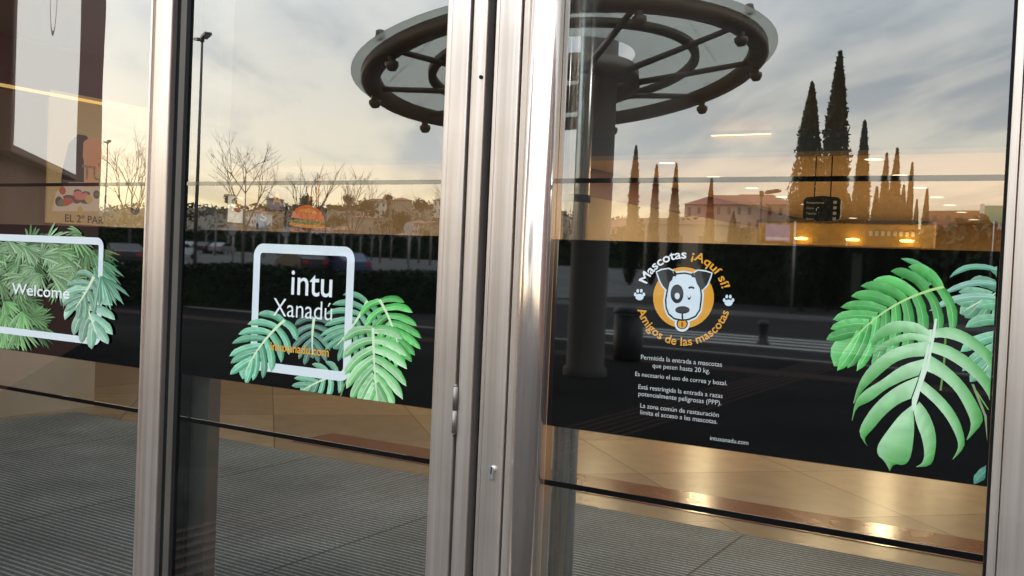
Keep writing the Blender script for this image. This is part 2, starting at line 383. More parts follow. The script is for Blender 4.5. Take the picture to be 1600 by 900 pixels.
# --- middle leaf
T = empty('glass_door', label='middle glass leaf with a printed white square and monstera leaves', cat='glass door')
B().box(-2.271, -2.246, -.008, .05, .012, DOORTOP, .002).done('frame_stile', BRONZE, T)
B().box(-2.245, -2.232, -.006, .03, .012, DOORTOP).done('rubber_seal', RUBBER, T)
pane(-2.231, -1.336, T); bd = film(-2.231, -1.336, T, 'black band with a white rounded square and leaves'); rail(-2.231, -1.336, T)
B().box(-1.335, -1.3195, -.010, .03, .012, DOORTOP, .002).done('glazing_bead', STEEL, T)
B().box(-1.316, -1.2635, -.020, .05, .012, DOORTOP+.07, .004).done('frame_stile', STEEL, T)
B().box(-1.3195, -1.316, -.003, .02, .02, DOORTOP-.02).done('rubber_seal', RUBBER, T); B().box(-1.2635, -1.2548, -.003, .02, .02, DOORTOP-.02).done('rubber_seal', RUBBER, T)
h = B()
for z0, z1 in ((1.045, 1.098), (1.100, 1.155)): h.tube((-1.2585, -.0245, z0), (-1.2585, -.0245, z1), .0058, n=14)
h.tube((-1.2585, -.0245, 1.155), (-1.2585, -.0245, 1.160), .0058, .003, n=14); h.tube((-1.2585, -.0245, 1.042), (-1.2585, -.0245, 1.045), .004, .0058, n=14)
h.box(-1.264, -1.254, -.024, -.005, 1.047, 1.153); h.done('hinge', pm('hinge_steel', (.30, .265, .24), .45, .6), T)
rr = random.Random(3); lim = dict(xlim=(-2.228, -1.34), zlim=(ZBOT+.001, ZTOP))
ink = Ink(-.0026, **lim)                                       # leaves behind the outline
split_leaf(ink, (492, 496), (490, 560), 28, 5, 4, (.20, .34, .28), (.04, .14, .09), rr=rr)
split_leaf(ink, (575, 470), (522, 545), 36, 7, -8, (.26, .52, .36), (.06, .26, .12), rr=rr)
split_leaf(ink, (530, 585), (470, 612), 26, 5, 5, (.34, .62, .44), (.08, .34, .16), rr=rr)
for a, b_ in (((555, 560), (533, 622)),): ink.strip([[(a[0]-1, a[1]), a, (a[0]+1, a[1])], [(b_[0]-1, b_[1]), b_, (b_[0]+1, b_[1])]], [[(.2, .3, .12)]*3]*2)
ink.done('leaf_print', bd)
ink = Ink(-.0038); x0 = D(395, 480)[0]; x1 = D(552, 490)[0]; zt = D(475, 383)[1]; zb = D(470, 587)[1]
rounded_ring(ink, x0, x1, zb, zt, .0245, .034, WHITE); ink.done('white_outline', bd)
ink = Ink(-.0045, **lim)
split_leaf(ink, (446, 500), (380, 592), 36, 7, 14, (.34, .70, .48), (.04, .28, .12), rr=rr)
split_leaf(ink, (594, 468), (628, 570), 34, 7, -12, (.26, .74, .24), (.03, .36, .05), rr=rr)
split_leaf(ink, (584, 512), (592, 638), 44, 7, 3, (.62, .95, .56), (.05, .48, .06), wid=1.12, rr=rr)
ink.done('leaf_print', bd)
ink = Ink(-.0060)
ink_text(ink, 'intu', line_fit(D(456, 460)[0], D(520, 462)[0], D(488, 462)[1]), (.90, .93, .94), .006)
ink_text(ink, 'Xanadú', line_fit(D(428, 494)[0], D(520, 500)[0], D(474, 497)[1], None), (.88, .91, .92), -.004)
ink.done('lettering', bd)
ink = Ink(-.0060); ink_text(ink, 'intuxanadu.com', line_fit(D(424, 547)[0], D(515, 556)[0], D(470, 552)[1]), (.85, .42, .05), .015); ink.done('web_address', bd)
T2 = empty('inner_stile', label='brown grey upright stile just inside the middle glass', cat='stile')
B().box(-2.245, -2.170, .055, .10, .012, DOORTOP, .003).done('upright', ALU, T2)
B().box(-2.262, -2.250, .055, .08, .012, DOORTOP).done('brush_seal', RUBBER, T2)

# --- post that carries the hinge
T = empty('door_post', label='slim steel post beside the hinge with one small screw', cat='door post')
B().box(-1.2545, -1.216, -.020, .06, .012, DOORTOP+.07, .004).done('steel_cover', STEEL, T)
s = B(); s.tube((-1.226, -.0235, 1.876), (-1.226, -.019, 1.876), .0045, n=14); s.done('screw', RUBBER, T)
B().box(-1.2145, -1.199, .012, .06, .012, DOORTOP).done('rubber_gasket', RUBBER, T)

# --- right leaf with the pets notice
T = empty('glass_door', label='right glass leaf with a pet notice, large leaf print and lock', cat='glass door')
B().box(-1.197, -1.1875, -.012, .05, .012, DOORTOP, .002).done('edge_bead', STEEL, T)
B().box(-1.183, -1.1255, -.020, .05, .012, DOORTOP+.07, .004).done('frame_stile', STEEL, T)
B().box(-1.1205, -1.103, -.016, .05, .012, DOORTOP, .003).done('glazing_bead', STEEL, T)
for xa_, xb_ in ((-1.1874, -1.1831), (-1.1254, -1.1206), (-1.1029, -1.0976)): B().box(xa_, xb_, -.002, .02, .02, DOORTOP-.02).done('rubber_seal', RUBBER, T)
b = B(); n = 18; pts = [(-1.0975, .03), (-1.0975, -.030)] + [(-1.062+.037*math.sin(R(a)), -.020-.026*math.cos(R(a))) for a in range(-60, 96, 8)] + [(-1.025, .03)]
va = [b.bm.verts.new((x, y, .012)) for x, y in pts]; vb = [b.bm.verts.new((x, y, DOORTOP)) for x, y in pts]
for i in range(len(pts)):
    f = b.bm.faces.new((va[i], va[(i+1) % len(pts)], vb[(i+1) % len(pts)], vb[i])); f.smooth = 2 <= i < len(pts)-2
b.bm.faces.new(va[::-1]); b.bm.faces.new(vb); b.done('rounded_stile', STEEL_SATIN, T)
b = B(); b.tube((-1.150, -.0265, .974), (-1.150, -.019, .974), .0088, n=18); b.box(-1.1545, -1.1455, -.0265, -.019, .950, .970, .003); lk = b.done('lock_cylinder', TUBE, T)
B().box(-1.1510, -1.1490, -.0275, -.0262, .967, .981).done('key_slot', RUBBER, lk)
pane(-1.024, -.134, T); bd = film(-1.024, -.134, T, 'black band with a round dog emblem, notice and leaf'); rail(-1.024, -.134, T)
B().box(-.1335, -.128, -.005, .02, .012, DOORTOP).done('rubber_seal', RUBBER, T)
def Z(zx, zy): return (960+zx/4.736, 370+zy/4.736)
def ell(cx, cy, rx, ry, n=32, a0=0): return [Z(cx+rx*math.cos(2*math.pi*i/n), cy+ry*math.sin(2*math.pi*i/n)) for i in range(n)]
AMBER = (.80, .37, .045); DK = (.035, .034, .036); HW = (.74, .84, .88)
ink = Ink(-.0026)
ink.poly(ell(515, 450, 225, 226, 48), AMBER)
head = [(425, 300), (465, 282), (520, 276), (572, 286), (600, 305), (612, 345), (632, 380), (640, 430), (636, 480), (630, 535), (600, 582), (552, 604), (505, 610), (448, 598), (410, 566), (393, 520), (390, 465), (402, 400), (412, 345)]
earl = [(318, 262), (352, 246), (405, 238), (436, 252), (442, 285), (432, 318), (412, 340), (388, 392), (360, 362), (338, 318)]
earr = [(592, 268), (622, 250), (672, 256), (722, 270), (708, 312), (688, 358), (652, 396), (624, 350), (604, 312)]
def grow(p, k):
    cx = sum(q[0] for q in p)/len(p); cy = sum(q[1] for q in p)/len(p); o = []
    for x, y in p:
        l = math.hypot(x-cx, y-cy); o.append(Z(x+(x-cx)/l*k, y+(y-cy)/l*k))
    return o
for p, k in ((earl, 10), (earr, 10), (head, 26)): ink.poly(grow(p, k), HW)
ink.poly(ell(505, 645, 56, 56), HW); ink.poly(ell(505, 642, 42, 42), DK); ink.poly(ell(505, 645, 33, 33), AMBER)
ink.poly([Z(498, 632), Z(512, 632), Z(512, 668), Z(498, 668)], (.30, .12, .02))
ink.poly(grow(head, 14), DK); ink.poly(grow(head, 1), HW)
for p in (earl, earr): ink.poly(grow(p, -1), DK)
ink.poly([Z(440, 250), Z(466, 268), Z(458, 296), Z(440, 290)], DK); ink.poly([Z(588, 262), Z(566, 278), Z(578, 300), Z(600, 300)], DK)
ink.poly(ell(467, 422, 48, 70), DK); ink.poly(ell(468, 438, 19, 24), HW); ink.poly(ell(507, 541, 54, 28), DK); ink.poly([Z(500, 560), Z(513, 560), Z(513, 612), Z(500, 612)], DK)
for i in range(9):                                             # the winking eye and its brow
    a, c_ = R(215+i*13), R(215+(i+1)*13)
    ink.poly([Z(572+30*math.cos(a), 392+26*math.sin(a)), Z(572+30*math.cos(c_), 392+26*math.sin(c_)), Z(572+16*math.cos(c_), 394+13*math.sin(c_)), Z(572+16*math.cos(a), 394+13*math.sin(a))], DK)
ink.poly([Z(540, 430), Z(548, 448), Z(562, 450), Z(572, 432), Z(566, 462), Z(550, 468)], DK)
for cx, cy in ((190, 432), (848, 474)):                         # paw prints
    ink.poly(ell(cx, cy+14, 30, 24, 18), HW)
    for dx, dy in ((-32, -6), (-13, -32), (13, -32), (32, -6)): ink.poly(ell(cx+dx, cy+dy, 10, 14, 14), HW)
ink.done('dog_emblem', bd)
ink = Ink(-.0040)
def arc(a0, a1, rad, k, top=True):
    def fn(x, y, bb):
        t = (x-bb[0])/(bb[1]-bb[0]); a = R(a0+(a1-a0)*t); r = rad+(y*k if top else -y*k); return D(*Z(515+r*math.cos(a), 452-r*math.sin(a)))
    return fn
ink_text(ink, 'Mascotas', arc(159, 86, 292, 92), (.90, .92, .92), .02)
ink_text(ink, '¡Aquí sí!', arc(79, 13.5, 292, 92), AMBER, .02)
ink_text(ink, 'Amigos de las mascotas', arc(194, 343, 352, 88, False), AMBER, .018); ink.done('emblem_lettering', bd)
ink = Ink(-.0040)
for s, xa, xb, y in (('Permitida la entrada a mascotas', 1002, 1129, 567), ('que pesen hasta 20 kg.', 1020, 1110, 578.5), ('Es necesario el uso de correa y bozal.', 993, 1137, 594.5), ('Está restringida la entrada a razas', 998, 1130, 614.5), ('potencialmente peligrosas (PPP).', 998, 1128, 625.5), ('La zona común de restauración', 1001, 1124, 644), ('limita el acceso a las mascotas.', 1001, 1122, 654.5), ('intuxanadu.com', 1110, 1170, 691)):
    ink_text(ink, s, line_fit(D(xa, y)[0], D(xb, y)[0], D((xa+xb)/2, y)[1]), (.60, .62, .62), .0)
ink.done('notice_lettering', bd)
rr = random.Random(12); lim = dict(xlim=(-1.02, -.1375), zlim=(ZBOT+.001, ZTOP))
ink = Ink(-.0026, **lim)
def blade(ink, A, Bq, cin, cA, cB, n=14):
    """one finger traced by its two edges, from the midrib to the tip"""
    def cr(P, t):
        m = len(P)-1; u = t*m; i = min(int(u), m-1); f = u-i; p0, p1, p2, p3 = P[max(0, i-1)], P[i], P[i+1], P[min(m, i+2)]
        return tuple(.5*((2*b)+(c-a)*f+(2*a-5*b+4*c-d)*f*f+(-a+3*b-3*c+d)*f**3) for a, b, c, d in zip(p0, p1, p2, p3))
    rows = []; cols = []
    for i in range(n+1):
        a, b_ = cr(A, i/n), cr(Bq, i/n); k = .45; mid_ = tuple(x+(y-x)*k for x, y in zip(a, b_)); q = [(1220+x/2.092, 350+y/2.092) for x, y in (a, mid_, b_)]
        rows.append(q); f = 1-.42*(i/n)**1.5; v = [rnd.uniform(.88, 1.1) for _ in range(3)]
        g0 = max(0, .75-i/n); cols.append([tuple(min(.95, x*v[0]*f) for x in mixt(cA, cin, .50+.4*g0)), tuple(min(.95, x*v[1]*f) for x in mixt(cA, cin, .18+.7*g0)), tuple(x*v[2]*f for x in mixt(cB, cin, .06+.5*g0))])
    ink.strip(rows, cols)
def stem(ink, pts, w, c): ink.strip([[(x-w, y), (x, y), (x+w, y)] for x, y in pts], [[c]*3]*len(pts))
stem(ink, [(1478, 520), (1476, 560), (1470, 610)], 1.6, (.16, .34, .08)); stem(ink, [(1520, 600), (1540, 650), (1550, 690)], 2, (.28, .34, .18)); stem(ink, [(1525, 610), (1545, 640)], 1.5, (.2, .4, .1))
split_leaf(ink, (1610, 440), (1500, 490), 34, 5, 10, (.34, .62, .42), (.08, .30, .14), wid=1.0, rr=rr)
split_leaf(ink, (1580, 480), (1530, 590), 48, 5, -16, (.36, .70, .46), (.08, .38, .16), wid=1.15, rr=rr)
lobe(ink, (1455, 445), (1450, 412), (1408, 404), 5, (.20, .52, .24), (.05, .28, .08)); lobe(ink, (1452, 447), (1428, 415), (1408, 436), 4, (.16, .46, .20), (.04, .24, .08))
lobe(ink, (1575, 428), (1515, 402), (1484, 434), 4.5, (.30, .58, .42), (.08, .32, .18)); lobe(ink, (1568, 448), (1520, 430), (1470, 462), 5, (.40, .64, .54), (.14, .40, .26))
lobe(ink, (1575, 470), (1510, 450), (1452, 486), 6, (.46, .70, .58), (.16, .44, .28)); lobe(ink, (1556, 728), (1535, 735), (1522, 756), 8, (.16, .38, .30), (.05, .18, .12))
split_leaf(ink, (1475, 448), (1304, 572), 62, 9, 46, (.22, .68, .22), (.025, .30, .035), rib=(.50, .80, .30), wid=1.02, sides=(.8, 1.0), rr=rr)
ink.done('leaf_print', bd)
ink = Ink(-.0040, **lim)                                       # the large pale leaf in front
C1, CA, CB = (.74, .95, .70), (.13, .64, .11), (.05, .42, .05)
ink.poly([(1220+x/2.092, 350+y/2.092) for x, y in ((486, 345), (497, 345), (492, 390), (484, 430), (474, 480), (462, 530), (446, 575), (434, 612), (428, 612), (430, 570), (448, 520), (462, 470), (472, 430), (480, 390))], C1)
for A_, B_ in (
    ([(490, 350), (440, 322), (370, 318), (320, 345), (296, 380)], [(486, 372), (430, 352), (370, 358), (325, 380), (298, 405)]),
    ([(488, 366), (430, 356), (380, 366), (330, 392), (300, 420)], [(484, 392), (430, 378), (380, 390), (335, 412), (300, 425)]),
    ([(484, 384), (420, 392), (350, 418), (290, 468), (255, 525), (238, 585)], [(470, 432), (420, 436), (370, 455), (310, 505), (268, 545), (240, 588)]),
    ([(472, 440), (400, 462), (330, 510), (275, 545), (246, 580), (233, 642)], [(452, 494), (400, 512), (345, 540), (295, 578), (252, 600), (235, 642)]),
    ([(452, 498), (390, 525), (330, 568), (284, 622), (258, 680), (285, 727)], [(426, 570), (385, 588), (340, 625), (306, 665), (276, 700), (286, 728)]),
    ([(430, 592), (392, 622), (352, 672), (320, 720), (318, 752), (340, 775), (357, 806)], [(434, 610), (437, 660), (434, 705), (425, 760), (405, 786), (372, 785), (357, 806)]),
    ([(434, 606), (444, 650), (462, 700), (470, 750), (462, 780), (443, 792)], [(454, 580), (484, 620), (506, 680), (506, 740), (490, 786), (444, 794)]),
    ([(454, 544), (500, 584), (542, 634), (572, 690), (580, 730), (562, 768)], [(468, 512), (520, 556), (566, 610), (594, 670), (600, 726), (563, 770)]),
    ([(468, 476), (520, 500), (570, 545), (606, 606), (622, 656), (608, 704)], [(482, 424), (540, 462), (600, 520), (644, 590), (660, 645), (610, 706)]),
    ([(482, 416), (540, 436), (600, 474), (650, 520), (680, 565), (694, 600)], [(488, 384), (550, 398), (620, 440), (668, 486), (695, 530), (698, 598)]),
    ([(490, 372), (540, 372), (600, 392), (650, 430), (684, 470), (700, 510)], [(496, 344), (560, 338), (620, 362), (668, 400), (700, 440), (704, 508)])):
    blade(ink, A_, B_, C1, CA, CB)
stem(ink, [(1463, 498), (1458, 530), (1450, 570), (1438, 605), (1428, 640)], 2.0, (.80, .92, .74)); ink.done('large_leaf_print', bd)

# --- right mullion and the steel tube inside
T = empty('door_mullion', label='wide steel mullion at the right edge beside the large leaf', cat='mullion')
B().box(-.127, -.1125, -.020, .06, .012, DOORTOP+.07, .003).done('edge_bead', STEEL, T)
B().box(-.111, .03, -.024, .06, .012, DOORTOP+.07, .004).done('steel_cover', STEEL, T)
T = empty('steel_pole', label='shiny round steel pole standing just inside the right glass leaf', cat='pole')
b = B(); b.tube((-1.052, .15, .02), (-1.052, .15, 3.3), .030, n=28); b.done('tube', TUBE, T)
b = B(); b.lathe([(0, .03), (.05, .03), (.05, .012), (.0, .012)], 24, (-1.052, .15, 0)); b.done('floor_flange', TUBE, T)
b = B(); b.tube((-1.052, .15, 1.60), (-1.052, .15, 1.618), .033, n=28); b.done('collar', RUBBER, T)

# --- the building front round the doors
FAC = pm('facade_stone', (.20, .16, .13), .7, 0, .15, 3, .2)
T = empty('mall_building', label='mall entrance building front above and beside the glass doors', cat='building')
B().box(-14, 9, -.02, .30, DOORTOP+.075, 6.2).done('upper_wall', FAC, T)
B().box(.035, 9, -.02, .30, .01, DOORTOP+.07).done('side_wall', FAC, T)
B().box(-14, -4.46, -.02, .30, .01, DOORTOP+.07).done('side_wall', FAC, T)
B().box(-4.455, .03, -.03, .08, .0, .011).done('threshold', STEEL, T)

# ================================================================== inside
def floor_mat():
    m, t, o = new_mat('polished_stone_floor'); p = N(t, 'ShaderNodeBsdfPrincipled'); L(t, p.outputs[0], o.inputs[0])
    c = N(t, 'ShaderNodeTexCoord'); mp = N(t, 'ShaderNodeMapping'); mp.inputs['Rotation'].default_value = (0, 0, R(45)); mp.inputs['Scale'].default_value = (.8, .8, .8); L(t, c.outputs['Object'], mp.inputs[0])
    br = N(t, 'ShaderNodeTexBrick'); br.offset = 0; br.inputs['Scale'].default_value = 1; br.inputs['Brick Width'].default_value = 1.0; br.inputs['Row Height'].default_value = 1.0; br.inputs['Mortar Size'].default_value = .004
    br.inputs['Color1'].default_value = (.50, .40, .28, 1); br.inputs['Color2'].default_value = (.36, .285, .20, 1); br.inputs['Mortar'].default_value = (.2, .15, .1, 1); L(t, mp.outputs[0], br.inputs['Vector'])
    n = N(t, 'ShaderNodeTexNoise'); n.inputs['Scale'].default_value = 5; n.inputs['Detail'].default_value = 8; L(t, c.outputs['Object'], n.inputs['Vector'])
    L(t, mixc(t, 1, br.outputs[0], ramp(t, n.outputs[0], [(.3, .92), (.7, 1.08)]), 'MULTIPLY'), p.inputs['Base Color']); p.inputs['Roughness'].default_value = .27; p.inputs['Specular IOR Level'].default_value = .28
    return m
def mat_mat():
    m, t, o = new_mat('ribbed_mat'); p = N(t, 'ShaderNodeBsdfPrincipled'); L(t, p.outputs[0], o.inputs[0]); p.inputs['Roughness'].default_value = .6
    c = N(t, 'ShaderNodeTexCoord'); s = N(t, 'ShaderNodeSeparateXYZ'); L(t, c.outputs['Object'], s.inputs[0])
    fr = M_(t, 'FRACT', M_(t, 'MULTIPLY', s.outputs[1], 1/.037)); n = N(t, 'ShaderNodeTexNoise'); n.inputs['Scale'].default_value = 60; n.inputs['Detail'].default_value = 4; L(t, c.outputs['Object'], n.inputs['Vector'])
    n2 = N(t, 'ShaderNodeTexNoise'); n2.inputs['Scale'].default_value = 1.3; n2.inputs['Detail'].default_value = 5; L(t, c.outputs['Object'], n2.inputs['Vector'])
    k = ramp(t, fr, [(0, (.46, .54, .61)), (.32, (.41, .49, .56)), (.38, (.115, .135, .15)), (.97, (.15, .175, .195))]); k = mixc(t, .8, k, ramp(t, n.outputs[0], [(.3, .55), (.7, 1.35)]), 'MULTIPLY'); k = mixc(t, 1, k, ramp(t, n2.outputs[0], [(.3, .62), (.7, 1.3)]), 'MULTIPLY'); k = mixc(t, 1, k, ramp(t, M_(t, 'FRACT', M_(t, 'MULTIPLY', s.outputs[0], 1/1.55)), [(0, .25), (.006, .25), (.010, 1.0)]), 'MULTIPLY'); L(t, k, p.inputs['Base Color'])
    b = N(t, 'ShaderNodeBump'); b.inputs['Strength'].default_value = .5; b.inputs['Distance'].default_value = .004; L(t, ramp(t, fr, [(0, 1.0), (.3, 1.0), (.36, 0.0), (.95, 0.0)]), b.inputs['Height']); L(t, b.outputs[0], p.inputs['Normal'])
    return m
INX0, INX1, INY1, CEIL = -8.6, 7.0, 34.0, 3.4
B().box(INX0-.4, INX1+.4, .305, INY1+.4, -.2, .002).done('floor', floor_mat(), kind='structure')
B().box(INX0-.4, INX1+.4, .082, .303, -.2, .003).done('floor', ALU, kind='structure')
REDST = pm('brick_red_stone', (.22, .075, .05), .2, 0, .2, 6)
B().box(-5.2, INX1, 3.62, 4.10, .003, .006).done('floor_band', REDST, kind='structure')
o = B().box(-7.42, 6.5, .31, 3.30, .003, .018, .004).done('entrance_mat', mat_mat(), label='dark ribbed entrance mat on the stone floor behind the glass', cat='mat')
PLAS = pm('warm_plaster', (.30, .235, .16), .7, 0, .07, 2); STONEW = pm('pale_stone_cladding', (.58, .55, .50), .5, 0, .08, 1.5); DRED = pm('dark_red_panel', (.13, .035, .025), .5, 0, .15, 2); OCHRE = pm('ochre_plaster', (.40, .27, .13), .7, 0, .1, 2)
T = empty('low_wall', label='low pale stone clad wall at the left of the entrance mat', cat='wall')
B().box(-7.9, -7.6, .31, 3.62, .003, 1.20).done('stone_cladding', STONEW, T); B().box(-7.93, -7.57, .31, 3.65, 1.203, 1.24, .004).done('coping', STONEW, T)
T = empty('corridor_wall', label='tan corridor wall carrying the posters behind the left glass', cat='wall')
B().box(INX0-.3, INX0, .31, INY1, .003, 2.84).done('plaster', PLAS, T); B().box(INX0-.3, INX0+.02, .31, INY1, 2.841, 3.4).done('dark_red_fascia', DRED, T)
emitY = emit('warm_light_strip', (1, .62, .15), .55); B().box(INX0+.021, INX0+.03, .4, 4.35, 2.855, 2.885).done('light_strip', emitY, T)
o = B().box(INX1, INX1+.3, .31, INY1, .003, CEIL).done('side_wall', OCHRE, label='ochre wall along the right side of the hall', cat='wall')
o = B().box(INX0, INX1, INY1, INY1+.3, .003, CEIL).done('end_wall', OCHRE, label='ochre wall closing the far end of the hall', cat='wall')
B().box(INX0-.4, INX1+.4, .306, 5.19, CEIL-.06, CEIL+.008).done('ceiling', pm('dark_ceiling', (.07, .055, .04), .8), kind='structure')
o = B().box(INX0-.4, INX1+.4, .305, INY1+.3, CEIL+.01, CEIL+.2).done('ceiling', pm('ceiling_plaster', (.44, .33, .19), .8, 0, .06, .6, coord='Object', stretch=(.2, 3, 1)), kind='structure')
T = empty('bulkhead', label='dark beam and brown panel over the inner doorway', cat='bulkhead')
B().box(INX0, INX1, 5.20, 5.45, 2.50, CEIL+.005).done('brown_panel', pm('brown_plaster', (.11, .075, .042), .7, 0, .1, 2), T); B().box(INX0, INX1, 5.17, 5.47, 2.345, 2.495).done('dark_beam', pm('dark_beam_paint', (.05, .042, .035), .5), T)
B().box(-2.50, -2.05, 5.12, 5.165, 2.478, 2.492).done('lamp_strip', emit('orange_lamp_strip', (1, .50, .12), 8), T); B().box(-2.52, -2.03, 5.07, 5.105, 2.473, 2.497).done('lamp_cover', pm('dark_beam_paint', (.05, .042, .035), .5), T)
# downlights in their grid, with the light each gives
LMAT = emit('lamp_glow', (1, .84, .58), 2.0); TRIM = pm('white_trim', (.7, .68, .64), .4)
xs = (-6.7, -3.1, .6); ys = (7.2, 9.7, 12.2, 14.7, 17.3, 19.9, 22.4, 24.9, 27.6, 31)
first = None
for x in xs:
    for y in ys:
        if first is None:
            first = empty('downlight', label='round recessed downlight glowing warm white in the hall ceiling', cat='downlight', group='downlights in the hall ceiling')
            b = B(); b.lathe([(.145, 0), (.175, 0), (.18, .004), (.18, .012), (.145, .012), (.145, 0)], 24); b.done('trim_ring', TRIM, first)
            b = B(); b.lathe([(0.0005, .004), (.145, .004)], 24); b.done('lamp_disc', LMAT, first); t = first
        else: t = copy_tree(first)
        t.location = (x + (1.4 if x == -3.1 and False else 0), y, CEIL-.006)
for x in (-6.7, -3.1, .6, 4.2):
    for y in (7.2, 12.2, 17.3, 22.4, 28):
        ld = bpy.data.lights.new('downlight_lamp', 'AREA'); ld.shape = 'DISK'; ld.size = .25; ld.energy = 24 if y < 8 else (70 if y < 13 else 100); ld.color = (1, .74, .43)
        lo = bpy.data.objects.new('downlight_lamp', ld); COL.objects.link(lo); lo.location = (x, y, CEIL-.03)
for x in (-5.5, -1.5, 2.5):  # unseen fill lights, added to brighten the mat and near floor
    ld = bpy.data.lights.new('added_mat_fill', 'AREA'); ld.shape = 'DISK'; ld.size = .25; ld.energy = 22; ld.color = (1, .97, .94)
    lo = bpy.data.objects.new('added_mat_fill', ld); COL.objects.link(lo); lo.location = (x, 2.4, CEIL-.07)
# posters on the corridor wall (printed boards; one mesh per board, one colour per area)
def wall_board(name, corners, cols, label, cat, thick=.03, frame=None, X=INX0):
    """corners: px of a rectangle on the wall; cols: list of (y0,y1,z0,z1 fractions, colour, shape)"""
    p = [onX(*q, X) for q in corners]; y0 = min(q.y for q in p); y1 = max(q.y for q in p); z0 = min(q.z for q in p); z1 = max(q.z for q in p)
    T = empty(name, label=label, cat=cat)
    B().box(X+.002, X+thick, y0, y1, z0, z1, .003).done('board', pm('board_'+cols[0][0], cols[0][1], .5, 0, .05), T)
    return T, X+thick+.002, y0, y1, z0, z1
def patch(T, x, pts, col, name='print_area', glow=0):
    b = B(); b.quad(*[(x, y, z) for y, z in pts]); 
    return b.done(name, emit('added_glow_ink_%02d%02d%02d' % tuple(int(c*99) for c in col), col, glow, col) if glow else pm('ink_%02d%02d%02d' % tuple(int(c*99) for c in col), col, .5, 0, .12, 9), T)  # glow adds emission to the ink so dim print reads brighter
def wtext(T, x, body, y0, y1, z, col, tall=None, bold=.01):
    vs, fs, bb = text_tris(body, bold); k = (y1-y0)/(bb[1]-bb[0]); kz = tall or k
    me = bpy.data.meshes.new('lettering'); me.from_pydata([(x, y0+(v[0]-bb[0])*k, z+v[1]*kz) for v in vs], [], fs); me.materials.append(pm('ink_text_%02d%02d%02d' % tuple(int(c*99) for c in col), col, .5))
    o = bpy.data.objects.new('lettering', me); COL.objects.link(o); o.parent = T
def E2(cy, cz, ry, rz, n=20, a0=0, a1=360): return [(cy+ry*math.cos(R(a0+(a1-a0)*i/n)), cz+rz*math.sin(R(a0+(a1-a0)*i/n))) for i in range(n)]
T, x, y0, y1, z0, z1 = wall_board('fashion_poster', [(76, 140), (236, 358)], [('tan', (.58, .44, .24))], 'large tan poster of a dark haired woman in profile behind the left glass', 'poster')
def W_(px, py): q = onX(px, py, INX0); return (q.y, q.z)
T.children[0].data.materials[0] = emit('tan_poster_added_glow', (.85, .55, .24), .19, (.5, .38, .2))  # emission added to the board to brighten the poster behind the glass
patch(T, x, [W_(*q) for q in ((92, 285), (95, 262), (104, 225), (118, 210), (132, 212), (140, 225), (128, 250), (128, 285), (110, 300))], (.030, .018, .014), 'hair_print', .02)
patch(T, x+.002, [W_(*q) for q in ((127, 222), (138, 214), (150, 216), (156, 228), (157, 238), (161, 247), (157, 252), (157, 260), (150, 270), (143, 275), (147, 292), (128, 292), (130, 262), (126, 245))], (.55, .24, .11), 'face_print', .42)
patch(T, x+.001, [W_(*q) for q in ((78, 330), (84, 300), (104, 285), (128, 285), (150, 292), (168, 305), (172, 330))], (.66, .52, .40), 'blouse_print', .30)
rr = random.Random(4)
for k in range(26):
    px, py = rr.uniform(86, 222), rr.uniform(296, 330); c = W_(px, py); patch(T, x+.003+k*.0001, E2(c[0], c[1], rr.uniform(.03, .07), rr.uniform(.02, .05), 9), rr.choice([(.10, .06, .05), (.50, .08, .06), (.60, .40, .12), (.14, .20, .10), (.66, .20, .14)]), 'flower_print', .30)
a, b_ = W_(98, 346), W_(158, 350); wtext(T, x+.004, 'EL 2º PAR', a[0], b_[0], a[1], (.10, .05, .03))
a, b_ = W_(124, 279), W_(158, 284); wtext(T, x+.005, 'TÚ', a[0], b_[0], a[1], (.8, .7, .55))
for i, (c4, lab) in enumerate(((((319, 298), (348, 351)), 'pale framed poster with pink curves, nearer of two on tan wall'), (((349, 301), (379, 353)), 'pale framed poster with orange scribble, farther of two on tan wall'))):
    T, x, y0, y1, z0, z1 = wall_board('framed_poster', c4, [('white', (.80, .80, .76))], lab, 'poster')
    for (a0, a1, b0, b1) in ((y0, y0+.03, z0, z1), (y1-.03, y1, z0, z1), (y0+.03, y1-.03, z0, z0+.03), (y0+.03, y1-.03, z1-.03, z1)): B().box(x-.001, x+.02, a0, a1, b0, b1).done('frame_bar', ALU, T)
    T.children[0].data.materials[0] = emit('white_poster_added_glow', (.9, .88, .82), .34, (.7, .7, .66))  # added glow keeps the two framed boards from washing out
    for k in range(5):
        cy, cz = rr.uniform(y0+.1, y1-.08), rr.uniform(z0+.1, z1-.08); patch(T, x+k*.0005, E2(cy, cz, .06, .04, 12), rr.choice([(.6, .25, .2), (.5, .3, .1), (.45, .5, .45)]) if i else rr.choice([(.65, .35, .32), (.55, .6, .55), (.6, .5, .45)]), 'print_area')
T, x, y0, y1, z0, z1 = wall_board('shop_sign', [(417, 294), (443, 329)], [('purple', (.10, .06, .26))], 'small purple sign with a pale letter A behind the middle glass', 'sign')
wtext(T, x, 'A', y0+.06, y1-.06, z0+.18*(z1-z0), (.65, .5, .25), (z1-z0)*.75/.73); B().box(x, x+.01, y0+.03, y1-.03, z0+.03, z0+.06).done('bottom_bar', pm('ink_blue', (.05, .10, .4), .5), T)
T, x, y0, y1, z0, z1 = wall_board('round_sign', [(401, 335), (416, 358)], [('blue', (.08, .17, .42))], 'small blue sign with a white S behind the middle glass', 'sign')
wtext(T, x, 'S', y0+.03, y1-.03, z0+.1, (.7, .75, .85), (z1-z0)*.6/.73)
T, x, y0, y1, z0, z1 = wall_board('burger_poster', [(448, 268), (507, 362)], [('brown', (.035, .018, .010))], 'dark poster with an orange burger and a 1€ price', 'poster')
c0 = W_(478, 345)
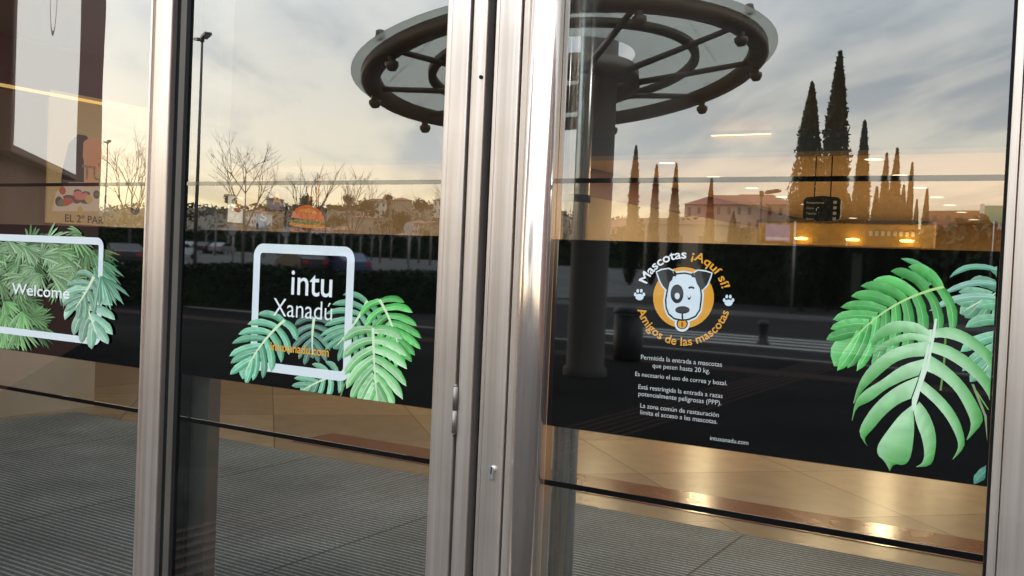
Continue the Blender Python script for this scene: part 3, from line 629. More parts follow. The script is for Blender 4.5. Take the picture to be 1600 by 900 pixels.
for k, (dz, rx, rz_, a0, a1, cc_, nm) in enumerate(((-.13, .30, .10, 180, 360, (.75, .28, .03), 'bun_print'), (-.10, .33, .055, 0, 360, (.10, .03, .01), 'patty_print'), (-.055, .34, .035, 0, 360, (.85, .40, .03), 'cheese_print'), (-.02, .35, .03, 0, 360, (.25, .30, .04), 'salad_print'), (.0, .31, .20, 0, 180, (.85, .22, .02), 'bun_print'), (.10, .17, .06, 0, 180, (.95, .45, .10), 'bun_shine_print'))):
    patch(T, x+.001*k, E2(c0[0], c0[1]+dz, rx, rz_, 24, a0, a1), cc_, nm); patch(T, x+.002, [W_(*q) for q in ((475, 270), (493, 268), (497, 276), (478, 280))], (.8, .45, .15), 'print_area')
a, b_ = W_(479, 313), W_(500, 313); wtext(T, x+.003, '1€', a[0], b_[0], a[1], (.90, .40, .03), .40)
# hanging direction sign, deep in the hall
p0, p1 = onY(1256, 306, 7.5), onY(1312, 347, 7.5)
T = empty('direction_sign', label='black hanging direction sign with rows of white lettering', cat='sign')
b = B(); w, hgt = p1.x-p0.x, p0.z-p1.z; cx, cz = (p0.x+p1.x)/2, (p0.z+p1.z)/2
prof = [(cx+w/2*math.sin(R(a)) if False else x_, z_) for x_, z_ in [(p0.x, p1.z+.04), (p0.x+.03, p1.z+.012), (cx, p1.z), (p1.x-.03, p1.z+.012), (p1.x, p1.z+.04), (p1.x, p0.z-.04), (p1.x-.03, p0.z-.012), (cx, p0.z), (p0.x+.03, p0.z-.012), (p0.x, p0.z-.04)]]
b.prism(prof, 7.5, 7.56); b.done('sign_board', pm('sign_black', (.010, .010, .010), .35), T)
for k, s in enumerate(('Restaurantes', 'Cines', 'Tiendas', 'Aseos')):
    vs, fs, bb = text_tris(s); z = p0.z-.075-.052*k; kk = .032
    me = bpy.data.meshes.new('lettering'); me.from_pydata([(p0.x+.03+(v[0]-bb[0])*kk, 7.497, z+v[1]*kk) for v in vs], [], fs); me.materials.append(pm('sign_white', (.75, .75, .72), .5)); o = bpy.data.objects.new('lettering', me); COL.objects.link(o); o.parent = T
    B().box(p1.x-.065, p1.x-.035, 7.494, 7.499, z, z+.028).done('pictogram', pm('sign_white', (.75, .75, .72), .5), T)
for x in (cx-.08, cx+.07): b = B(); b.tube((x, 7.53, p0.z-.02), (x, 7.53, CEIL), .006, n=8); b.done('hanger_rod', RUBBER, T)
# shop front at the end of the hall view
q0, q1 = onY(1100, 342, 16), onY(1450, 385, 16)
T = empty('shop', label='gold lit shop front with a row of raised letters', cat='shop front')
GOLD = pm('gold_panel', (.50, .32, .10), .35, .3)
B().box(-5.35, -2.3, 16.0, 16.3, 2.02, 2.42).done('fascia', GOLD, T); B().box(-8.55, -2.3, 16.35, 16.5, .003, 2.0).done('back_wall', OCHRE, T)
B().box(-5.35, -2.3, 15.9, 16.32, 2.425, 2.47).done('fascia_top', pm('dark_beam_paint', (.05, .042, .035), .5), T)
vs, fs, bb = text_tris('MODA & CO', .01) if False else text_tris('||||||||', .01)
for k in range(8):
    x = -3.35+.10*k; B().box(x, x+.055, 15.975, 15.998, 2.20, 2.285, .01).done('raised_letter', TRIM, T)
for x in (-4.5, -3.6, -2.7): b = B(); b.lathe([(.0005, 0), (.10, 0), (.12, .03), (.0005, .05)], 16, (x, 15.85, 2.10)); b.done('wall_lamp', emit('amber_lamp', (1, .55, .12), 6), T)
for x in (-6.9, -5.7): B().box(x-.25, x+.25, 16.25, 16.34, .3, 1.95).done('display_panel', emit('orange_display', (1, .30, .05), .7, (.5, .2, .1)), T)

# ================================================================== the forecourt the glass reflects
def asphalt(name, c, sc=3, v=.25):
    return pm(name, c, .92, 0, v, sc, .15, spec=.03)
def paver_mat():
    m, t, o = new_mat('dark_pavers'); p = N(t, 'ShaderNodeBsdfPrincipled'); L(t, p.outputs[0], o.inputs[0]); p.inputs['Roughness'].default_value = .95; p.inputs['Specular IOR Level'].default_value = .02
    c = N(t, 'ShaderNodeTexCoord'); br = N(t, 'ShaderNodeTexBrick'); br.inputs['Scale'].default_value = 5; br.inputs['Color1'].default_value = (.020, .0195, .019, 1); br.inputs['Color2'].default_value = (.013, .0125, .0125, 1); br.inputs['Mortar'].default_value = (.008, .008, .008, 1); br.inputs['Mortar Size'].default_value = .015
    L(t, c.outputs['Object'], br.inputs['Vector']); n = N(t, 'ShaderNodeTexNoise'); n.inputs['Scale'].default_value = .6; n.inputs['Detail'].default_value = 7; L(t, c.outputs['Object'], n.inputs['Vector'])
    L(t, mixc(t, 1, br.outputs[0], ramp(t, n.outputs[0], [(.3, .7), (.7, 1.4)]), 'MULTIPLY'), p.inputs['Base Color']); return m
B().box(-1500, 1500, -1500, -.035, -.4, -.010).done('ground', asphalt('asphalt', (.028, .028, .028), .8), kind='structure')
B().box(-26, 14, -14.6, -.036, -.2, .0).done('pavement', paver_mat(), kind='structure')
RB = pm('red_pavers', (.050, .033, .030), .9, 0, .25, 20, spec=.03)
for k in range(6): B().box(-3.95+.11*k, -3.95+.11*k+.05, -14.58, -.04, .0, .004).done('paver_stripe', RB, kind='structure')
B().box(-26, 14, -12.6, -11.9, .0, .0035).done('paver_stripe', RB, kind='structure')
B().box(-60, 40, -14.76, -14.61, -.2, .02).done('kerb', pm('kerb_concrete', (.22, .21, .20), .8), kind='structure')
WP = pm('white_road_paint', (.42, .42, .40), .7, 0, .25, 12)
for k in range(4): B().box(-9.5+.0*k, -3.0, -17.2-.9*k-.35, -17.2-.9*k, -.009, -.005).done('crossing_stripe', WP, kind='structure')
def gz(x, y): return 1.35*min(1, max(0, (-y-26)/80))*min(1, max(0, (-x-24-.12*(-y-26))/16))
b = B(); gx = [-420+10*i for i in range(41)]; gy = [-26-8*j for j in range(19)]
vv = [[b.bm.verts.new((x, y, gz(x, y)-.006)) for x in gx] for y in gy]
for j in range(len(gy)-1):
    for i in range(len(gx)-1): b.bm.faces.new((vv[j][i], vv[j][i+1], vv[j+1][i+1], vv[j+1][i]))
b.done('car_park', asphalt('pale_asphalt', (.12, .12, .118), .3), kind='structure')
B().box(-46, 60, -34, -30, -.2, .0).done('road', asphalt('grey_road', (.09, .09, .088), .5), kind='structure')
# column and glass canopy
CX, CY, CZ = -6.04, -9.30, 4.03
CT = empty('glass_canopy', (CX, CY, CZ), label='round tilted glass canopy with a grey steel ring, reflected at the top', cat='canopy')
nrm = Vector((-.145, -.046, 1)).normalized(); CT.rotation_euler = nrm.to_track_quat('Z', 'Y').to_euler()
BRN = pm('grey_brown_steel', (.105, .084, .060), .5, .3)
m, t, o = new_mat('frosted_canopy_glass'); tr = N(t, 'ShaderNodeBsdfTransparent'); tr.inputs[0].default_value = (.74, .75, .71, 1); df = N(t, 'ShaderNodeBsdfTranslucent'); df.inputs[0].default_value = (.75, .77, .73, 1); d2 = N(t, 'ShaderNodeBsdfDiffuse'); d2.inputs[0].default_value = (.34, .36, .34, 1)
m1 = N(t, 'ShaderNodeMixShader'); m1.inputs[0].default_value = .4; L(t, df.outputs[0], m1.inputs[1]); L(t, d2.outputs[0], m1.inputs[2]); m2 = N(t, 'ShaderNodeMixShader'); m2.inputs[0].default_value = .55; L(t, tr.outputs[0], m2.inputs[1]); L(t, m1.outputs[0], m2.inputs[2]); L(t, m2.outputs[0], o.inputs[0]); CGL = m
RO = 2.74
b = B(); b.lathe([(.95, .10), (1.6, .07), (2.3, .02), (RO, -.01), (RO, -.025), (2.3, .005), (1.6, .055), (.95, .085), (.95, .10)], 72); b.done('glass_disc', CGL, CT)
b = B(); b.lathe([(2.38, -.03), (2.62, -.04), (2.62, -.14), (2.56, -.19), (2.40, -.18), (2.38, -.03)], 72); b.done('steel_ring', BRN, CT)
HX, HY = .36, -.33
b = B(); b.lathe([(.84, .03), (1.0, .03), (1.0, -.20), (.84, -.20), (.84, .03)], 48, (HX, HY, 0)); b.done('hub_ring', BRN, CT)
b = B(); b.lathe([(1.66, .02), (1.76, .02), (1.76, -.07), (1.66, -.07), (1.66, .02)], 60); b.done('middle_ring', BRN, CT)
b = B(); b.lathe([(.24, -.02), (.46, -.02), (.46, -.10), (.24, -.10), (.24, -.02)], 32, (HX, HY, 0)); b.done('hub_collar', BRN, CT)
for k in range(9):                                             # plates of the hub, with open gaps between them
    b = B(); a0 = R(40*k); bt = []
    for z in (-.05, -.09): bt.append([b.bm.verts.new((HX+r_*math.cos(a0+R(d)), HY+r_*math.sin(a0+R(d)), z)) for r_, d in ((.45, 0), (.85, 0), (.85, 13), (.85, 25), (.45, 25))])
    b.bm.faces.new(bt[0]); b.bm.faces.new(bt[1][::-1])
    for i in range(5): b.bm.faces.new((bt[0][i], bt[1][i], bt[1][(i+1) % 5], bt[0][(i+1) % 5]))
    b.done('hub_plate', BRN, CT)
for k in range(10):
    a = R(36*k+8); ca, sa = math.cos(a), math.sin(a)
    b = B(); b.tube((HX+.95*ca, HY+.95*sa, -.12), (2.41*ca, 2.41*sa, -.11), .045, .036, n=8); b.done('spoke', BRN, CT)
    b = B(); p = Vector((2.50*ca, 2.50*sa, 0)); b.lathe([(.001, -.36), (.05, -.35), (.08, -.30), (.08, -.26), (.045, -.24), (.05, -.19), (.03, -.15), (.001, -.15)], 14, p); b.done('spot_lamp', BRN, CT)
    b = B(); b.lathe([(.001, .12), (.05, .10), (.06, .02), (.001, -.02)], 10, Vector((2.63*ca, 2.63*sa, 0))); b.done('glass_clamp', BRN, CT)
for k in range(5):
    a = R(72*k+20); b = B(); b.tube((2.5*math.cos(a), 2.5*math.sin(a), .08), (.55, .3, 2.6), .012, n=6); b.done('stay_cable', BRN, CT)
T = empty('canopy_column', (-5.68, -9.63, 0), label='thick round concrete column carrying the glass canopy', cat='column')
b = B(); b.lathe([(.0005, 6.8), (.10, 6.8), (.12, 4.6), (.25, 4.5), (.25, .12), (.29, .10), (.29, 0)], 40); b.done('shaft', pm('column_concrete', (.065, .057, .048), .7, 0, .1, 4, .1), T)
# litter bin, bollard
T = empty('litter_bin', (-6.12, -12.0, 0), label='dark cylindrical litter bin beside the canopy column', cat='bin')
DG = pm('dark_grey_metal', (.03, .03, .032), .5, .3); b = B(); b.lathe([(.0005, 0), (.20, 0), (.23, .08), (.23, .72), (.0005, .72)], 28); b.done('body', DG, T); b = B(); b.lathe([(.24, .74), (.25, .78), (.20, .84), (.14, .85), (.12, .78), (.24, .74)], 28); b.done('rim', DG, T)
T = empty('bollard', (-5.66, -17.78, 0), label='short dark bollard with a ball cap in front of the crossing', cat='bollard')
b = B(); b.lathe([(.13, 0), (.13, .04), (.10, .06), (.095, .38), (.12, .40), (.12, .44), (.09, .48), (.0005, .50)], 20); b.done('post', DG, T)
# wing of the building at the left, and the lit board on it
def vw(s, off=0): return Vector((-13.65+.73*s-.684*off*0, 0, 0))
wa = Vector((-13.65, -8.0, 0)); wd = Vector((.73, .684, 0)).normalized(); wn = Vector((-wd.y, wd.x, 0))
if wn.y > 0: wn = -wn
WROT = math.atan2(wd.y, wd.x)
T = empty('building_wing', wa, WROT, label='dark red brown wing wall left of the entrance carrying a white board', cat='wall')
RBW = pm('red_brown_render', (.13, .042, .028), .75, 0, .12, 2, .1)
B().box(0, 9.6, .0, .6, 0, 7.5).done('wall', RBW, T); B().box(-.02, 9.6, -.05, .62, 7.51, 7.7).done('coping', pm('kerb_concrete', (.22, .21, .20), .8), T)
T = empty('building_wing', (2.6, -.35, 0), R(-60), label='unseen dark red brown wing wall added right of the entrance', cat='wall')  # out of view; added to darken the rounded stile's right-hand reflection
B().box(0, 14, .0, .6, 0, 7.5).done('wall', RBW, T); B().box(-.02, 14, -.05, .62, 7.51, 7.7).done('coping', pm('kerb_concrete', (.22, .21, .20), .8), T)
T = empty('advert_board', wa - wd*0, WROT, label='large white backlit board with a grey oval mark on the wing wall', cat='board')
B().box(3.45, 7.2, -.16, -.012, 2.25, 5.6, .02).done('casing', pm('brown_casing', (.13, .06, .045), .6), T)
B().box(3.55, 7.1, -.165, -.161, 2.32, 5.53).done('lit_face', emit('backlit_white', (1, .93, .85), .72, (.7, .68, .65)), T)
b = B(); b.lathe([(.30, 0), (.34, 0)], 40); o = b.done('oval_mark', pm('oval_grey', (.12, .12, .13), .5), T); o.rotation_euler = (R(90), 0, 0); o.location = (5.4, -.168, 4.1); o.scale = (.6, 1.3, 1)

# --- plants
def foliage_mat(name, c):
    m = pm(name, c, .8, 0, .45, 1.3, coord='Object', spec=.2); return m
CYP = foliage_mat('cypress_leaves', (.022, .032, .014)); HED = foliage_mat('hedge_leaves', (.018, .032, .012)); PINE = foliage_mat('pine_leaves', (.04, .055, .025)); BARK = pm('bark', (.075, .06, .05), .9, 0, .3, 8); PALEBARK = pm('pale_bark', (.20, .18, .16), .9, 0, .2, 8)
def leaf_cloud(fn, n, size, seed, up=.0):
    r = random.Random(seed); b = B(); bm = b.bm
    for _ in range(n):
        p, s = fn(r); s *= size; u = Vector((r.gauss(0, 1), r.gauss(0, 1), r.gauss(0, 1)+up)).normalized(); v = u.orthogonal().normalized(); w = u.cross(v)
        k = r.uniform(.6, 1.3)*s
        f = [bm.verts.new(p+v*k*.5), bm.verts.new(p+u*k), bm.verts.new(p-v*k*.5), bm.verts.new(p-u*k*.6+w*k*.3)]
        bm.faces.new(f)
    return b
def cypress(pos, h, w, seed, label, group='cypress trees across the forecourt'):
    T = empty('cypress_tree', pos, label=label, cat='tree', group=group); r0_ = random.Random(seed)
    ph = [r0_.uniform(0, 6.28) for _ in range(6)]
    def rad(t, a):
        base = (min(1, (t+.03)*7))**.6*(1-t**2.1)**.8*(.92+.09*math.sin(t*9+ph[0]+a*2)+.06*math.sin(t*21+ph[1]-a*3)+.04*math.sin(t*47+ph[2]+a*5)); return w*.74*base
    def fn(r):
        t = r.random()**.9; a = r.uniform(0, 6.28); q = rad(t, a)*(r.uniform(.55, 1.0)**.5)*r.choice((1, 1, 1, 1, 1.1, 1.22)); return Vector((q*math.cos(a), q*math.sin(a), .25+t*(h-.35))), 1
    b = leaf_cloud(fn, 7000, .105*max(1, h/9), seed, 1.6)
    prof = [(max(.02, rad(i/16, 1)*.56), .25+i/16*(h-.8)) for i in range(17)]; b.lathe(prof, 12)
    b.done('crown', CYP, T, recalc=False); b = B(); b.tube((0, 0, 0), (0, 0, h*.4), .13, .06); b.done('trunk', BARK, T); return T
def cyp_px(xb, yb, xt, yt, wpx, seed, label):
    g = outg(xb, yb); Y = -g.y; topz = onY(xt, yt, Y).z; dep = (Vector((g.x, Y, 0))-CAM).dot(fw); return cypress(g, topz, wpx*dep/FPX, seed, label)
CL = [(1252, 486, 1256, 128, 40, 'broad tall cypress tree, left one of the two tallest'), (1293, 486, 1297, 80, 34, 'tallest slender cypress tree rising to a long thin point'), (1336, 476, 1340, 188, 22, 'slim cypress tree standing alone beside the tallest pair'),
      (1372, 470, 1373, 238, 13, 'thin cypress at the left of the tight dark clump'), (1388, 470, 1388, 230, 17, 'thickest cypress in the middle of the tight dark clump'), (1402, 470, 1403, 288, 13, 'short cypress at the right of the tight dark clump'), (1413, 470, 1413, 253, 10, 'very thin cypress just right of the tight clump'), (1360, 470, 1360, 290, 14, 'short round topped cypress beside the slim lone one'), (1317, 478, 1317, 300, 26, 'short bushy cypress at the foot of the tallest one'),
      (1425, 456, 1425, 311, 9, 'small distant cypress, left of the far pair'), (1440, 456, 1440, 293, 11, 'small distant cypress, right of the far pair'),
      (983, 447, 985, 226, 15, 'tallest cypress of the row beside the canopy column'), (1017, 447, 1018, 256, 13, 'second cypress of the row beside the canopy column'), (1048, 447, 1049, 254, 13, 'third cypress of the row beside the canopy column'), (1104, 447, 1105, 277, 12, 'cypress standing apart at the end of the row'), (1140, 445, 1140, 330, 16, 'low cypress in front of the red roofed flats'), (1180, 445, 1180, 345, 18, 'low bushy cypress left of the blue road sign'), (1212, 452, 1212, 352, 22, 'low wide cypress right behind the blue road sign')]
for i, (a, b_, c, d, w, lab) in enumerate(CL): cyp_px(a, b_, c, d, w, 40+i, lab)
def hedge(name, x0, x1, y0, y1, h, n, size, seed, label, mat=HED):
    T = empty(name, ((x0+x1)/2, (y0+y1)/2, 0), label=label, cat='hedge'); lx, ly = abs(x1-x0), abs(y1-y0)
    def fn(r):
        s = r.random(); x = r.uniform(-lx/2, lx/2); y = r.uniform(-ly/2, ly/2); z = r.uniform(.05, h)
        if s < .45: z = h*r.uniform(.9, 1.03)+.05*math.sin(x*1.3)
        elif s < .9: y = r.choice((-1, 1))*ly/2*r.uniform(.9, 1.05)
        return Vector((x, y, z)), 1
    b = leaf_cloud(fn, n, size, seed); b.box(-lx/2, lx/2, -ly/2*.85, ly/2*.85, 0, h*.93); b.done('leaves', mat, T, recalc=False); return T
hg = hedge('clipped_hedge', 0, 14.2, 0, 1.6, 1.04, 9000, .085, 3, 'long low clipped hedge along the edge of the pavement'); hg.location = (-19.7, -15.3, 0); hg.rotation_euler = (0, 0, math.atan2(-.75, .67))
hedge('cypress_hedge', -15.6, -9.0, -45, -42.5, 2.75, 5000, .14, 5, 'dark clipped cypress hedge at the foot of the tallest cypress trees', CYP)
hg = hedge('tall_hedge', -330, -56, -128, -124, 3.6, 12000, .55, 4, 'long tall dark hedge behind the car park'); hg.location.z = 1.30
def branch_tree(name, pos, h, seed, label, group, mat=BARK, spread=.55, n0=5, lev=4, trunk=.30, rad=.12):
    r = random.Random(seed); T = empty(name, pos, label=label, cat='tree', group=group); b = B(); tr = B()
    def grow_(p, d, ln, ra, k):
        q = p+d*ln; b.tube(p, q, ra, ra*.62, n=4, cap=False)
        if k == 0: return
        for _ in range(r.choice((2, 3, 3))):
            nd = (d+Vector((r.gauss(0, spread), r.gauss(0, spread), r.gauss(.12, spread*.5)))).normalized(); grow_(q - d*ln*r.uniform(0, .35), nd, ln*r.uniform(.62, .86), ra*.56, k-1)
    tr.tube((0, 0, 0), (0, 0, h*trunk), rad, rad*.8, n=8)
    for i in range(n0):
        a = 6.28*i/n0+r.uniform(-.4, .4); d = Vector((math.cos(a)*.55, math.sin(a)*.55, 1)).normalized(); grow_(Vector((0, 0, h*trunk*r.uniform(.8, 1.0))), d, h*.24, rad*.62, lev)
    grow_(Vector((0, 0, h*trunk*.95)), Vector((0, 0, 1)), h*.27, rad*.7, lev)
    tr.done('trunk', mat, T); b.done('crown', mat, T, recalc=False); return T
for i, (px, yt, Y, lab) in enumerate(((378, 206, 46, 'large bare tree with a full rounded head beside the twin posters'), (478, 224, 50, 'large bare tree with a leaning head above the burger poster'), (546, 246, 56, 'bare tree with a tall narrow middle shoot'), (200, 200, 44, 'large bare tree right beside the wing wall'), (690, 262, 62, 'wide bare tree at the edge of the steel frame'))):
    p = out(px, Y); zt = onY(px, yt, Y).z; branch_tree('bare_tree', (p.x, p.y, gz(p.x, p.y)), zt-gz(p.x, p.y), 60+i, lab, 'bare trees along the car park', lev=4 if i in (0, 3) else 3, n0=4, spread=.42, rad=.10)
src = None
for i in range(22):
    px = 300+i*18.4+rnd.uniform(-5, 5); Y = rnd.uniform(84, 92) if i % 2 else rnd.uniform(74, 80); p = out(px, Y)
    if src is None:
        src = branch_tree('young_tree', (0, 0, 0), 5.2, 90, 'thin bare young tree with a pale straight trunk before the tall hedge', 'young trees before the tall hedge', PALEBARK, .22, 3, 1, .62, .11); t = src
    else: t = copy_tree(src)
    t.location = (p.x, p.y, gz(p.x, p.y)); t.rotation_euler = (0, 0, rnd.uniform(0, 6)); s_ = rnd.uniform(.75, 1.05); t.scale = (1, 1, s_)
# --- lamp posts, road signs
def lamp(pos, h, rz, label, heads=2):
    T = empty('lamp_post', pos, rz, label=label, cat='lamp post', group='tall lamp posts in the car park'); b = B(); b.tube((0, 0, 0), (0, 0, h), .13, .07, n=12); b.done('pole', pm('lamp_grey', (.06, .055, .05), .5, .4), T)
    b = B(); b.lathe([(.0005, .1), (.14, .08), (.14, -.25), (.0005, -.3)], 12, (0, 0, h)); b.done('hub', DG, T)
    for k in range(heads):
        s = -1 if k else 1; b = B(); b.tube((0, 0, h-.1), (s*.5, 0, h), .04, n=6); b.prism([(s*.35, h-.12), (s*1.25, h+.02), (s*1.3, h+.12), (s*1.2, h+.20), (s*.4, h+.08)], -.22, .22); b.done('lamp_head', DG, T)
    return T
p = out(303, 42); zt = onY(303, 62, 42).z; lamp((p.x, p.y, 0), zt, R(25), 'very tall double headed lamp post left of the bare trees')
p = out(160, 80); zt = onY(160, 222, 80).z; lamp((p.x, p.y, 0), zt, R(25), 'distant lamp post peeping past the wing wall')
p = out(1183, 60); zt = onY(1183, 300, 60).z; lamp((p.x, p.y, 0), zt, R(10), 'lamp post near the low cypress trees', 1)
g = outg(1236, 490); Y = -g.y
T = empty('road_sign', g, label='pale blue road sign panel on a thin grey post', cat='road sign'); b = B(); b.tube((0, 0, 0), (0, 0, onY(1236, 345, Y).z), .045, n=8); b.done('post', ALU, T)
a, c = onY(1197, 351, Y), onY(1235, 378, Y); B().box(a.x-g.x, c.x-g.x, .05, .09, c.z, a.z, .01).done('panel', pm('sign_blue', (.17, .20, .42), .4), T); B().box(a.x-g.x+.03, c.x-g.x-.03, .091, .094, c.z+.05, c.z+.16).done('white_row', pm('sign_pale', (.55, .55, .6), .4), T)
for px, yb, yt, lab in ((1318, 480, 372, 'thin pale post in front of the dark cypress clump'), (1545, 470, 345, 'thin pale post below the orange building')):
    g = outg(px, yb); o = B(); o.tube((0, 0, 0), (0, 0, onY(px, yt, -g.y).z), .05, n=8); o.lathe([(.0005, .12), (.07, .1), (.07, 0), (.0005, 0)], 10, (0, 0, onY(px, yt, -g.y).z)); o = o.done('sign_post', pm('pale_post', (.35, .35, .36), .5), label=lab, cat='post'); o.location = g
for px, Y, zt, lab in ((362, 40, 3.0, 'grey road sign post nearest the wide bare tree'), (445, 40, 3.0, 'grey road sign post behind the white square'), (637, 40, 3.4, 'grey road sign post with a small round plate by the hedge')):
    p = out(px, Y); T = empty('road_sign', (p.x, p.y, 0), label=lab, cat='road sign', group='road signs behind the hedge'); b = B(); b.tube((0, 0, 0), (0, 0, zt), .05, n=8); b.done('post', ALU, T); b = B(); b.tube((0, .06, zt-.3), (0, .09, zt-.3), .32, n=20); b.done('plate', pm('sign_back', (.25, .25, .26), .5), T)
# --- cars
def car(label, pos, rz, colr, group='cars in the car park'):
    T = empty('parked_car', pos, rz, label=label, cat='car', group=group); b = B()
    prof = [(-2.1, .35), (-2.15, .75), (-2.0, .95), (-1.0, 1.02), (-.35, 1.42), (.9, 1.46), (1.75, 1.05), (2.1, .98), (2.15, .6), (2.1, .35)]
    b.prism(prof, -.85, .85); bmesh.ops.bevel(b.bm, geom=b.bm.edges[:], offset=.07, segments=2, affect='EDGES'); b.done('body', colr, T)
    gm = pm('car_glass', (.01, .012, .014), .1)
    for y in (-.862, .848): B().prism([(-.85, 1.04), (-.32, 1.36), (.82, 1.38), (1.45, 1.06)], y, y+.014).done('side_window', gm, T)
    b = B(); b.quad((-1.02, -.7, 1.045), (-1.02, .7, 1.045), (-.40, .66, 1.43), (-.40, -.66, 1.43)); b.done('windscreen', gm, T)
    for x in (-1.35, 1.35):
        for y in (-.80, .80): b = B(); b.tube((x, y-.1, .32), (x, y+.1, .32), .32, n=18); w = b.done('wheel', RUBBER, T); b = B(); b.tube((x, y-.115, .32), (x, y+.115, .32), .19, n=14); b.done('rim', ALU, w)
    for y in (-.6, .6): B().box(-2.17, -2.10, y-.18, y+.18, .68, .82, .01).done('headlight', pm('lens', (.7, .7, .68), .2), T); B().box(2.09, 2.16, y-.16, y+.16, .72, .90, .01).done('tail_light', pm('tail_red', (.45, .02, .015), .3), T)
    return T
cc = {'dark': pm('car_dark', (.03, .032, .036), .25, .3), 'white': pm('car_white', (.6, .6, .6), .25), 'silver': pm('car_silver', (.30, .31, .33), .3, .5), 'blue': pm('car_blue', (.05, .08, .16), .25, .3)}
for px, Y, rz, k, lab in ((190, 36, .5, 'dark', 'dark car with red tail light close to the wing wall'), (470, 40, .45, 'dark', 'dark car passing behind the hedge above the white square'), (535, 41, .45, 'blue', 'dark blue car following the dark one behind the hedge'), (276, 58, 1.2, 'white', 'white car parked leftmost below the tall lamp post'), (300, 84, 1.2, 'silver', 'silver car parked next to the white car'), (322, 84, 1.2, 'dark', 'dark car parked beside a silver car'), (345, 84, 1.2, 'silver', 'silver car parked at the open end of the row'), (288, 84, 1.2, 'white', 'white car parked between the far hedge and the tall lamp post')):
    p = out(px, Y); car(lab, (p.x, p.y, gz(p.x, p.y)), rz, cc[k])
# --- hills, houses, pines
b = B(); bm = b.bm; nx, ny = 90, 14
def hz(x, y):
    d = -y; rise = min(1, max(0, (d-190)/170)); rise = rise*rise*(3-2*rise); w = .55+.45*math.exp(-((x+330)/170)**2); return 28*rise*w*(.86+.08*math.sin(x*.021)+.06*math.sin(x*.057+1)+.03*math.sin(x*.13+y*.02))+rise*2*math.sin(y*.05+x*.03)
g = [[bm.verts.new((-800+1000*i/nx, -170-430*j/ny, hz(-800+1000*i/nx, -170-430*j/ny)-.3)) for i in range(nx+1)] for j in range(ny+1)]
for j in range(ny):
    for i in range(nx): f = bm.faces.new((g[j][i], g[j][i+1], g[j+1][i+1], g[j+1][i])); f.smooth = True
b.done('hills', pm('dry_hillside', (.10, .075, .045), .95, 0, .4, .06), kind='structure')
def hillspot(px, Y): p = out(px, Y); return Vector((p.x, p.y, hz(p.x, p.y)-.3))
SCR = foliage_mat('hillside_scrub', (.070, .058, .032))
def fn(r):
    x = r.uniform(-720, 60); y = -r.uniform(185, 400); return Vector((x, y, hz(x, y)+r.uniform(-.3, 2.6))), r.uniform(.6, 1.5)
leaf_cloud(fn, 30000, 1.15, 8, .6).done('scrub', SCR, kind='stuff', recalc=False, label='brown scrub and bushes covering the hillside', cat='scrub')
HW1 = pm('house_white', (.72, .68, .62), .8, 0, .08); HW2 = pm('house_cream', (.30, .24, .175), .8, 0, .1); HRED = pm('house_orange', (.34, .14, .085), .8, 0, .1); ROOF = pm('clay_roof', (.24, .10, .065), .8, 0, .2, 1); WIN = pm('dark_window', (.07, .065, .06), .2)
def house(pos, w, d, h, wall, rz, label, group, floors=2, hip=True, cols=4, cat='house', name='hill_house'):
    T = empty(name, pos, rz, label=label, cat=cat, group=group); B().box(-w/2, w/2, -d/2, d/2, -3, h).done('wall', wall, T); b = B(); e = .5; rh = w*.14 if hip else .5
    if hip:
        A = [(-w/2-e, -d/2-e, h+.01), (w/2+e, -d/2-e, h+.01), (w/2+e, d/2+e, h+.01), (-w/2-e, d/2+e, h+.01)]; r1, r2 = (-w*.22, 0, h+rh), (w*.22, 0, h+rh)
        b.quad(A[0], A[1], r2, r1); b.quad(A[2], A[3], r1, r2); bmf = b.bm.faces; b.bm.faces.new([b.bm.verts.new(q) for q in (A[1], A[2], r2)]); b.bm.faces.new([b.bm.verts.new(q) for q in (A[3], A[0], r1)]); b.quad(*A[::-1])
    else: b.box(-w/2-.2, w/2+.2, -d/2-.2, d/2+.2, h+.01, h+.6)
    b.done('roof', ROOF if hip else wall, T)
    fh = h/floors
    for fl in range(floors):
        for c in range(cols):
            x = -w/2+w*(c+.5)/cols; B().box(x-w/cols*.16, x+w/cols*.16, d/2+.003, d/2+.06, fl*fh+fh*.3, fl*fh+fh*.8).done('window', WIN, T)
    return T
hl = [(505, 'white'), (560, 'cream'), (585, 'white'), (640, 'white'), (668, 'cream'), (620, 'cream'), (535, 'cream'), (655, 'white'), (690, 'white'), (455, 'cream'), (400, 'white'), (425, 'cream'), (365, 'white')]
adj = ['low', 'wide', 'narrow', 'tall', 'small', 'long', 'plain', 'broad', 'square', 'compact', 'flat fronted', 'lone', 'big']
refs = ['above the burger poster', 'above the white square corner', 'in the middle of the hillside', 'below the hilltop pines', 'near the hilltop by the steel frame', 'halfway up the slope by the round plate', 'low on the slope by the narrow bare tree', 'beside the round road plate', 'nearest the steel frame', 'behind the purple sign', 'behind the wide bare tree', 'between the twin posters and purple sign', 'behind the twin framed posters']
for i, (px, c) in enumerate(hl):
    p = hillspot(px, 235+(i*37) % 110); r = random.Random(i); house(p, r.uniform(6.5, 10.5), 7, r.uniform(3.8, 6), HW1 if c == 'white' else HW2, r.uniform(-.4, .8), '%s %s house with red roof %s' % (adj[i], c, refs[i]), 'houses on the hillside', 2, True, 4)
